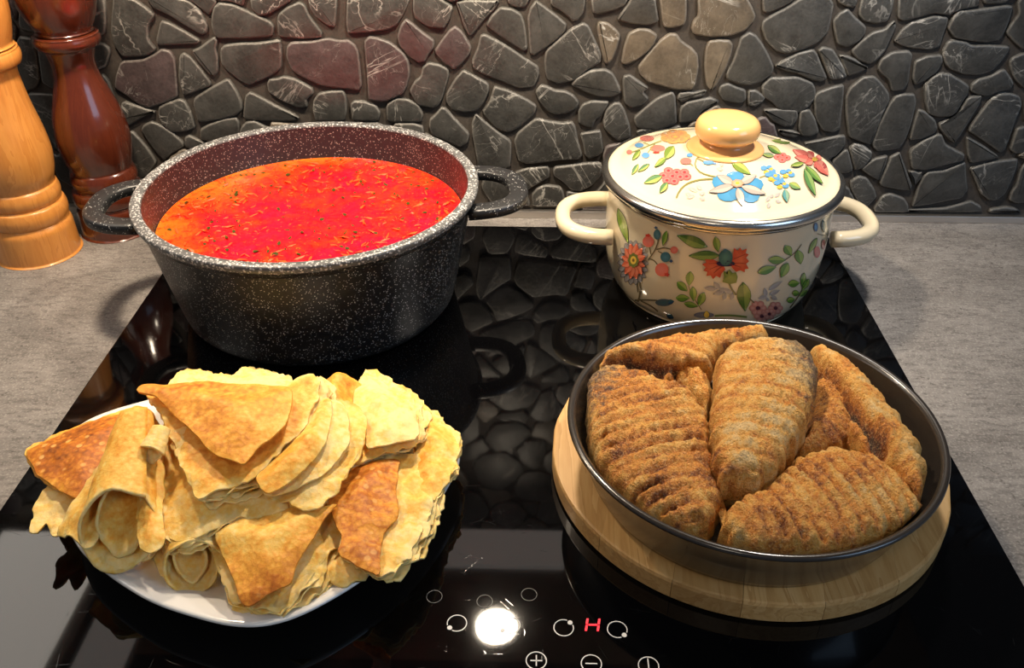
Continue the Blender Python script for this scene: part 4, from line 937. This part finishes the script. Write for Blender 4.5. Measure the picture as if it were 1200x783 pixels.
F['front'] = [843, 624, 847, 610, 852.6, 597, 868, 585, 885.7, 576, 900, 572, 914, 559, 925, 545, 942, 532, 960, 528, 980, 527, 1000, 530, 1018, 535, 1038, 546, 1056, 559, 1069, 573, 1079, 587, 1085, 600, 1076, 612, 1060.5, 621, 1040, 631, 1018, 640, 990, 648, 966, 651, 942, 649, 918, 650, 895, 648, 875, 643, 857, 638]
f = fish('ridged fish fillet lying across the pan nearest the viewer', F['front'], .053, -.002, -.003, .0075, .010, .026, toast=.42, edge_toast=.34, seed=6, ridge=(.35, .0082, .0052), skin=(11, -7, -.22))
sheet('fin', [868, 582, 884, 572, 900, 566, 912, 572, 920, 584, 905, 590, 888, 590], .0535, 0, 0, .002, .004, .004, .0015, M['fish'], f, toast=.35, ridge=(.2, .004, .0012))
F['upright'] = [831, 493, 832, 478, 834.7, 464, 836, 440, 838.5, 420, 848, 408, 862, 401, 882, 399, 904.6, 399, 928, 403, 947, 410, 956, 421, 961, 436, 961, 455, 959, 474, 952, 492, 942, 508, 930, 527, 919, 546, 912, 558, 904.6, 566, 890, 571, 876, 571, 862, 565, 852.6, 561, 846, 571, 839, 560, 834.7, 545, 832, 520]
fish('plump pale fillet on top at the middle of the pan, grey skin on one side', F['upright'], .066, -.003, -.006, .0085, .011, .026, toast=.27, edge_toast=.30, seed=7, offs=-.0026, skin=(16, 4, -.02), ridge=(1.45, .0105, .0020))

# ================================================================ PLATE
PLc = (-0.1644, 0.3990)
PLATE_PX = [75, 520, 68, 560, 75, 610, 92, 645, 116, 666, 143, 686, 180, 708, 226, 723, 268, 734, 309, 735, 352, 723, 410, 691, 460, 654, 507, 602, 528, 566, 538, 547, 540, 530, 533, 508, 510, 486, 470, 466, 410, 453, 340, 448, 270, 450, 210, 459, 163, 472, 134, 480, 105, 491, 85, 504]
PO = resample(chaikin(np.array([at_z(a, b, .0205)[:2] for a, b in np.array(PLATE_PX, float).reshape(-1, 2)]), 3), .004) - np.array(PLc)
def oval(profile):
    V, Fc = [], []; n = len(PO)
    for r, z in profile:
        for q in PO: V.append((PLc[0] + r * q[0], PLc[1] + r * q[1], z))
    m = len(profile)
    for l in range(m - 1):
        for k in range(n): Fc.append((l * n + k, l * n + (k + 1) % n, (l + 1) * n + (k + 1) % n, (l + 1) * n + k))
    Fc.append(tuple(range(n))[::-1]); Fc.append(tuple((m - 1) * n + k for k in range(n)))
    return V, Fc
V, Fc = oval([(.60, .0004), (.64, .0006), (.70, .004), (.86, .0125), (.985, .0185), (1.0, .0200), (.995, .0212), (.975, .0212), (.86, .0160), (.72, .0085), (.64, .0062), (.3, .0058)])
tag(mesh('dinner_plate', V, Fc, M['china']), 'white oval plate under the heap of folded crepes, in front of the soup pot', 'plate')

# ================================================================ CREPES
GRP = 'folded crepes heaped on the white plate'
def crepe(label, flaps, at):
    p = at_z(at[0], at[1], at[2]); t = empty('folded_crepe', (p[0], p[1], max(0.012, at[2] - .012)), label, 'crepe', GRP)
    for nm, px, kw in flaps:
        k = dict(z0=.03, gx=0, gy=0, bulge=.0009, bw=.0028, thick=.0013, step=.0025, toast=.3, edge_toast=.05, wrinkle=.0020, ruffle=.0012, dome=.0028, frill=.0030 if 'bottom' in nm else .0006)
        k.update(kw); k['dome'] = max(k['dome'], k['bulge'] * .8 if k['bulge'] > .0023 else 0); k['bulge'] = min(k['bulge'], .0010); k['bw'] = min(k['bw'], .003); lay = k.pop('layers', 0); sh = k.pop('shift', (0, 0)); z = k.pop('z0');
        s = sum(map(ord, label + nm)) % 97
        sheet(nm, px, z, k.pop('gx'), k.pop('gy'), k.pop('bulge'), k.pop('bw'), k.pop('thick'), k.pop('step'), M['crepe'], t, seed=s, **k)
        for q in range(lay):
            k2 = dict(kw); k2.pop('layers', 0)
            z2 = z - .0023 * (q + 1)
            px2 = (np.array(px, float).reshape(-1, 2) + np.array(sh) * (q + 1)).ravel()
            sheet('inner_layer', px2, z2, kw.get('gx', 0), kw.get('gy', 0), .0008, .003, .0012, .0026, M['crepe'], t, seed=s + 11 * (q + 1), toast=.10, edge_toast=.02, wrinkle=.0030, ruffle=.0030, frill=.0036, offs=.0006 * (q + 1))
    return t
def roll(name, A, B, rA, rB, turns, mat, parent, toast=.2, flat=.72, lip=.004, seed=0, start=-0.6, cut=0.0):
    """A sheet rolled into a cone from the point A to its open end B."""
    A = np.array(A); B = np.array(B); ax = B - A; L = np.linalg.norm(ax); ax /= L; side = np.cross(ax, [0, 0, 1]); side /= np.linalg.norm(side); up = np.cross(side, ax)
    nT, nL = int(34 * turns), 30; V, TO, Fc = [], [], []
    for j in range(nL + 1):
        s = j / nL
        for i in range(nT + 1):
            th = start + 2 * PI * turns * i / nT; q = i / nT; R_ = (rA + (rB - rA) * s ** .85) * (0.34 + 0.66 * q)
            ext = lip * fbm(q * 5 * turns, s, seed, 2) + (-.012 * (1 - q)) * 1.0
            u = s * L + (ext if s > .5 else 0) * (s - .5) * 2
            u -= cut * math.sin(th) * s * s
            w = 1 + .05 * fbm(q * 6 * turns, s * 4, seed + 2, 3)
            V.append(A + ax * u + side * R_ * w * math.cos(th) + up * R_ * w * flat * math.sin(th)); e = max(0, 1 - (1 - s) * 9)
            TO.append(toast * (1 - e) + .06 * e)
    for j in range(nL):
        for i in range(nT): a = j * (nT + 1) + i; Fc.append((a, a + 1, a + nT + 2, a + nT + 1))
    o = mesh(name, V, Fc, mat, parent, attrs={'toast': ('FLOAT', TO)}); md = o.modifiers.new('thickness', 'SOLIDIFY'); md.thickness = .0016; md.offset = 0
    return o
back = [200, 452, 206, 446, 211, 440, 223, 435, 242, 439, 262, 442.5, 274, 442, 284, 436, 292, 432, 303, 437, 313, 440, 326, 442, 339, 444.5, 350, 462, 340, 490, 300, 500, 240, 490, 210, 470]
crepe('pale crepe with a frilly edge peeping out behind the heap, by the soup pot', [('bottom_flap', back, dict(z0=.038, toast=.04, ruffle=.002, layers=3))], (270, 450, .035))
hang = [59, 568, 50, 580, 38, 594, 40, 605, 36, 616, 34, 624, 38, 627, 44, 626, 50, 618, 56, 612, 58, 622, 61, 632, 69, 628, 74, 618, 80, 606, 92, 600, 104, 590, 100, 570, 80, 560]
crepe('small pale crepe edge drooping over the plate rim under the brown crepe', [('bottom_flap', hang, dict(z0=.0225, gx=-.002, gy=-.004, toast=.03, bulge=.003, wrinkle=.003, ruffle=.0006))], (70, 595, .02))
brown = [29, 530, 42, 522, 55.7, 516, 74, 508, 91.5, 500.4, 113, 491.5, 136, 486, 159, 482, 168, 492, 160, 505, 150, 520, 136, 540, 122, 556, 108, 574, 96, 588, 87, 583, 73, 577, 60, 568, 50, 561, 42.5, 556, 37, 544]
crepe('deep brown crepe with pale spots, its point jutting past the plate rim', [('top_flap', brown, dict(z0=.034, gx=.004, gy=0, toast=.68, edge_toast=.55, bulge=.005, bw=.02, ruffle=.0006, wrinkle=.001)),
      ('bottom_flap', brown, dict(z0=.0305, gx=.004, toast=.35, edge_toast=.35, offs=.0008, ruffle=.0016, bulge=.002))], (95, 535, .03))
right = [484, 471, 491, 471, 497, 478, 501, 483, 508, 488, 515.7, 491, 518, 498, 530, 504, 535, 514, 537, 522, 536, 534, 533, 548, 528, 561, 520, 569, 514, 581, 508, 590, 496, 582, 488, 570, 486, 550, 488, 530, 490, 515, 486, 495, 478, 480]
crepe('lacy pale orange crepe at the plate edge farthest from the brown pointed one', [('top_flap', right, dict(z0=.029, gx=-.004, toast=.26, edge_toast=.12, wrinkle=.0035, ruffle=.0022, layers=3))], (510, 530, .028))
fan = [416, 548, 430, 543, 442, 540, 456, 537, 471, 534, 483, 533, 495, 535, 497, 551, 496, 574.5, 507, 581, 506, 600, 500, 615, 489, 636, 484, 648, 479, 657, 468, 660, 460, 670, 450, 679, 444, 677, 438, 673, 428, 667, 415, 660, 404, 654, 394, 648, 402, 630, 392, 610, 384, 590, 390, 570, 405, 560]
fant = [416, 548, 442, 540, 456, 538, 469, 538, 467, 547, 464, 570, 464, 586, 468, 602, 458, 615, 447, 628, 446, 648, 445, 676, 438, 673, 415, 660, 394, 648, 402, 630, 392, 610, 384, 590, 390, 570, 405, 560]
crepe('dark toasted crepe with a torn pale frill, at the plate side facing the board', [('bottom_flap', fan, dict(z0=.0300, gx=-.002, toast=.16, edge_toast=.04, wrinkle=.004, ruffle=.0025, layers=3, shift=(3, 1))),
      ('top_flap', fant, dict(z0=.0360, gx=-.002, toast=.62, edge_toast=.56, bulge=.004, bw=.016, ruffle=.0007))], (435, 605, .03))
small = [385, 660, 394, 649, 404, 652, 413, 655, 424, 662, 434, 671, 427, 678, 416, 684, 406, 688, 395, 685, 385, 680, 380, 668]
crepe('small pale honeycombed crepe corner resting on the bare plate, under the toasted crepe', [('bottom_flap', small, dict(z0=.022, toast=.06, bulge=.004))], (406, 670, .02))
rr = [422, 447, 426, 438.5, 431, 442, 436, 447, 446, 452, 454, 457, 461, 462, 467, 467, 474, 472, 481, 477, 487, 487, 491, 498, 490, 510, 488, 521, 475, 525, 462.6, 529, 448, 534, 432, 540.5, 415, 547, 420, 533, 428, 518, 430, 506, 430, 496, 426, 486, 420, 478, 412, 474, 413, 463, 417, 455]
rrt = [422, 447, 426, 438.5, 436, 447, 454, 457, 467, 467, 481, 477, 487, 487, 491, 498, 490, 515, 476, 516, 458, 520, 440, 524, 429, 526, 430, 496, 426, 486, 420, 478, 412, 474, 413, 463, 417, 455]
crepe('plain pale yellow crepe folded over, behind the toasted crepe', [('bottom_flap', rr, dict(z0=.039, toast=.22, edge_toast=.15, layers=3, shift=(3, -2))), ('top_flap', rrt, dict(z0=.0455, toast=.05, edge_toast=.02, wrinkle=.003, bulge=.006, bw=.02, ruffle=.0014))], (450, 490, .04))
pk = [368, 466, 374, 455, 381, 446.6, 392, 440, 403, 437, 411, 441, 417.6, 446.6, 424, 450.6, 418, 457, 413.5, 463, 412, 475, 416, 485, 400, 492, 380, 484]
crepe('golden crepe hump standing up behind the fanned crepe', [('top_flap', pk, dict(z0=.047, toast=.40, edge_toast=.30, bulge=.011, bw=.018, wrinkle=.0015))], (395, 462, .045))
lit = [182, 652, 190, 644, 198, 640, 202, 655, 200, 670, 196, 677, 190, 676, 184, 664]
t = crepe('rolled pale crepe with its open end on the white plate, in front', [('bottom_flap', lit, dict(z0=.022, toast=.05, bulge=.003))], (228, 660, .022))
a = at_z(222, 615, .030); b = at_z(228, 672, .0235)
roll('rolled_end', a, b, .015, .0170, 2.1, M['crepe'], t, toast=.12, flat=.78, seed=4, cut=.011, start=2.2)
v_px = [104, 562, 97, 572, 89.5, 580, 84, 590, 79, 599, 73, 608, 69, 616, 65, 625, 75, 628, 85, 631, 93, 639, 100, 646, 112, 640, 125, 610, 140, 570, 150, 530, 155, 500, 158, 482, 148, 502, 130, 530]
t = crepe('long pale crepe rolled into a cone, its spiral end hanging over the plate rim', [('bottom_flap', v_px, dict(z0=.0390, gx=.010, gy=-.004, toast=.20, edge_toast=.06, bulge=.004, bw=.015, ruffle=.0006)),
      ('top_flap', [150, 480, 163, 475, 177, 481, 183, 492, 189, 505, 191, 530, 191, 560, 191, 585, 190, 607, 196, 628, 190, 640, 176, 652, 160, 640, 162, 600, 158, 560, 150, 520], dict(z0=.0480, gy=-.009, toast=.26, edge_toast=.16, bulge=.006, bw=.018, ruffle=.0010)),
      ('bottom_flap', [101, 646, 108, 640, 125, 642, 145, 648, 165, 650, 180, 640, 192, 628, 198, 632, 190, 641, 176, 654, 164, 661, 153, 665, 143, 668, 132, 668, 122, 666, 112, 661], dict(z0=.0255, toast=.10, edge_toast=.03, bulge=.002, ruffle=.0008))], (140, 560, .04))
a = at_z(162, 486, .062); b = at_z(142, 628, .0400)
roll('rolled_end', a, b, .011, .0240, 2.0, M['crepe'], t, toast=.30, flat=.62, seed=9, cut=.018, start=2.2)
mid = [188, 500, 196, 492, 215, 500, 260, 520, 300, 550, 311, 572, 325, 580, 341, 594.6, 325, 603, 309, 604, 304, 612, 299, 611, 288, 607, 279, 604, 268, 611, 256, 618, 246, 624, 238, 629, 222, 634, 207, 635, 200, 632, 194, 629, 190, 618, 192, 580, 191, 540]
crepe('wide pale crepe with a curling lower hem, in the middle under the golden folded one', [('top_flap', mid, dict(z0=.0425, gy=-.009, toast=.16, edge_toast=.10, bulge=.006, bw=.02, wrinkle=.002, ruffle=.0016, layers=3, shift=(1, 4)))], (250, 580, .045))
fl = [238, 631, 244, 627, 256, 619, 268, 611, 282, 606, 300, 603, 322, 598, 346, 594, 376, 594, 396, 588, 408, 590, 419, 595, 421, 604, 419, 613, 412, 622, 403, 631, 394, 642, 385, 654, 382, 664, 378, 673, 371, 680, 364, 687, 352, 698, 341, 707, 333, 714, 327, 717, 313, 713, 302, 714, 290.5, 714, 284, 707, 270, 705, 264, 692, 258, 672, 250, 650]
flt = [250, 626, 260, 618, 272, 612, 290, 606, 320, 599, 346, 594, 376, 594, 396, 588, 388, 598, 380, 608, 370, 624, 359.5, 640.5, 351, 653, 346, 664, 343, 675, 341, 684, 330, 689, 318, 694, 305, 703, 293, 712, 286, 709, 281, 703, 277, 690, 272, 675, 266, 660, 260, 647]
crepe('two-tone crepe folded in a point at the plate front, pale above and orange below', [('bottom_flap', fl, dict(z0=.0270, gy=-.004, toast=.10, edge_toast=.03, wrinkle=.0025, ruffle=.0016, layers=3, shift=(4, 3))), ('top_flap', flt, dict(z0=.0365, gy=-.009, toast=.30, edge_toast=.40, bulge=.006, bw=.022, ruffle=.0005, edgew=.02, tg=(5, -6)))], (320, 655, .03))
l6 = [373, 470, 389, 467, 396, 470, 403.5, 472, 412, 474, 422, 479, 428, 487, 430, 496, 430, 507, 428, 518, 423, 530, 416, 541, 411, 551, 405, 561, 400, 570, 395, 577, 384, 587, 375.6, 595, 362, 598, 350, 599, 339, 592, 326, 586, 311, 580, 304, 570, 299, 559, 311, 548, 323, 537, 337, 526, 352, 512, 364, 492]
m6 = [373, 470, 389, 467, 403, 472, 408, 490, 411, 516, 402, 530, 393, 543, 380, 554, 366, 563, 352, 570, 340, 575, 325, 582, 311, 580, 304, 570, 299, 559, 323, 537, 352, 512, 364, 492]
t6 = [374, 471, 382, 467, 389, 468, 389, 483, 387, 498, 383, 513, 377, 526, 369, 537, 360, 547, 351, 556, 340, 563, 328, 573, 315, 580, 309, 577, 303, 568, 299, 559, 311, 548, 323, 537, 352, 512, 364, 492]
crepe('fanned crepe showing three curved layered edges, beside the golden top one', [('bottom_flap', l6, dict(z0=.0480, gy=-.006, toast=.17, edge_toast=.16, ruffle=.0010, bulge=.004)), ('inner_flap', m6, dict(z0=.0535, gy=-.006, toast=.14, edge_toast=.10, ruffle=.0008)), ('top_flap', t6, dict(z0=.0590, gy=-.006, toast=.36, edge_toast=.22, tg=(-5, 0), bulge=.005, bw=.014, ruffle=.0005))], (365, 530, .05))
lo = [164, 456, 176, 470, 184, 480, 190, 489, 195, 502, 200, 516, 207, 533, 215, 551, 221, 568, 227, 580, 232, 587, 244, 582, 256, 578, 276, 571, 295, 564.6, 304, 554, 311, 547, 322, 536, 331, 527, 342, 516, 350, 508, 357, 500, 362, 493, 368, 478, 373, 467, 377, 455, 372, 443, 364, 439, 356, 444, 349, 443, 338, 451, 300, 455, 206, 452]
up_ = [159, 458, 163, 452, 168, 450, 176, 450, 190, 451, 206.6, 449.6, 235, 446.6, 258, 448, 282, 450.6, 303, 451, 323, 452, 341, 454, 342, 466, 340, 481, 337, 491, 333, 500, 320, 512, 306, 522, 300, 526, 293, 536, 285, 545, 276, 540, 266, 538, 257, 535, 250, 531, 243, 526, 237, 518, 231, 510, 218, 498, 204.5, 487, 192, 473, 180, 462, 168, 461]
crepe('smooth golden crepe folded in a triangle on the very top of the heap', [('bottom_flap', lo, dict(z0=.0600, gy=-.009, toast=.36, edge_toast=.10, bulge=.003, wrinkle=.0022, ruffle=.0022, layers=3, shift=(5, 3))), ('top_flap', up_, dict(z0=.0690, gy=-.006, toast=.47, edge_toast=.42, tg=(-2, 1), bulge=.006, bw=.024, ruffle=.0004, wrinkle=.0012))], (265, 500, .06))
t = crepe('small rolled pale crepe tip lying in the fold of the cone-shaped crepe', [('bottom_flap', [186, 505, 192, 512, 191, 535, 184, 541, 172, 540, 168, 533], dict(z0=.058, toast=.05, bulge=.003))], (180, 525, .062))
a = at_z(188, 503, .0665); b = at_z(176, 533, .0615)
roll('rolled_end', a, b, .0050, .0075, 1.6, M['crepe'], t, toast=.05, flat=.8, seed=14, lip=.002)
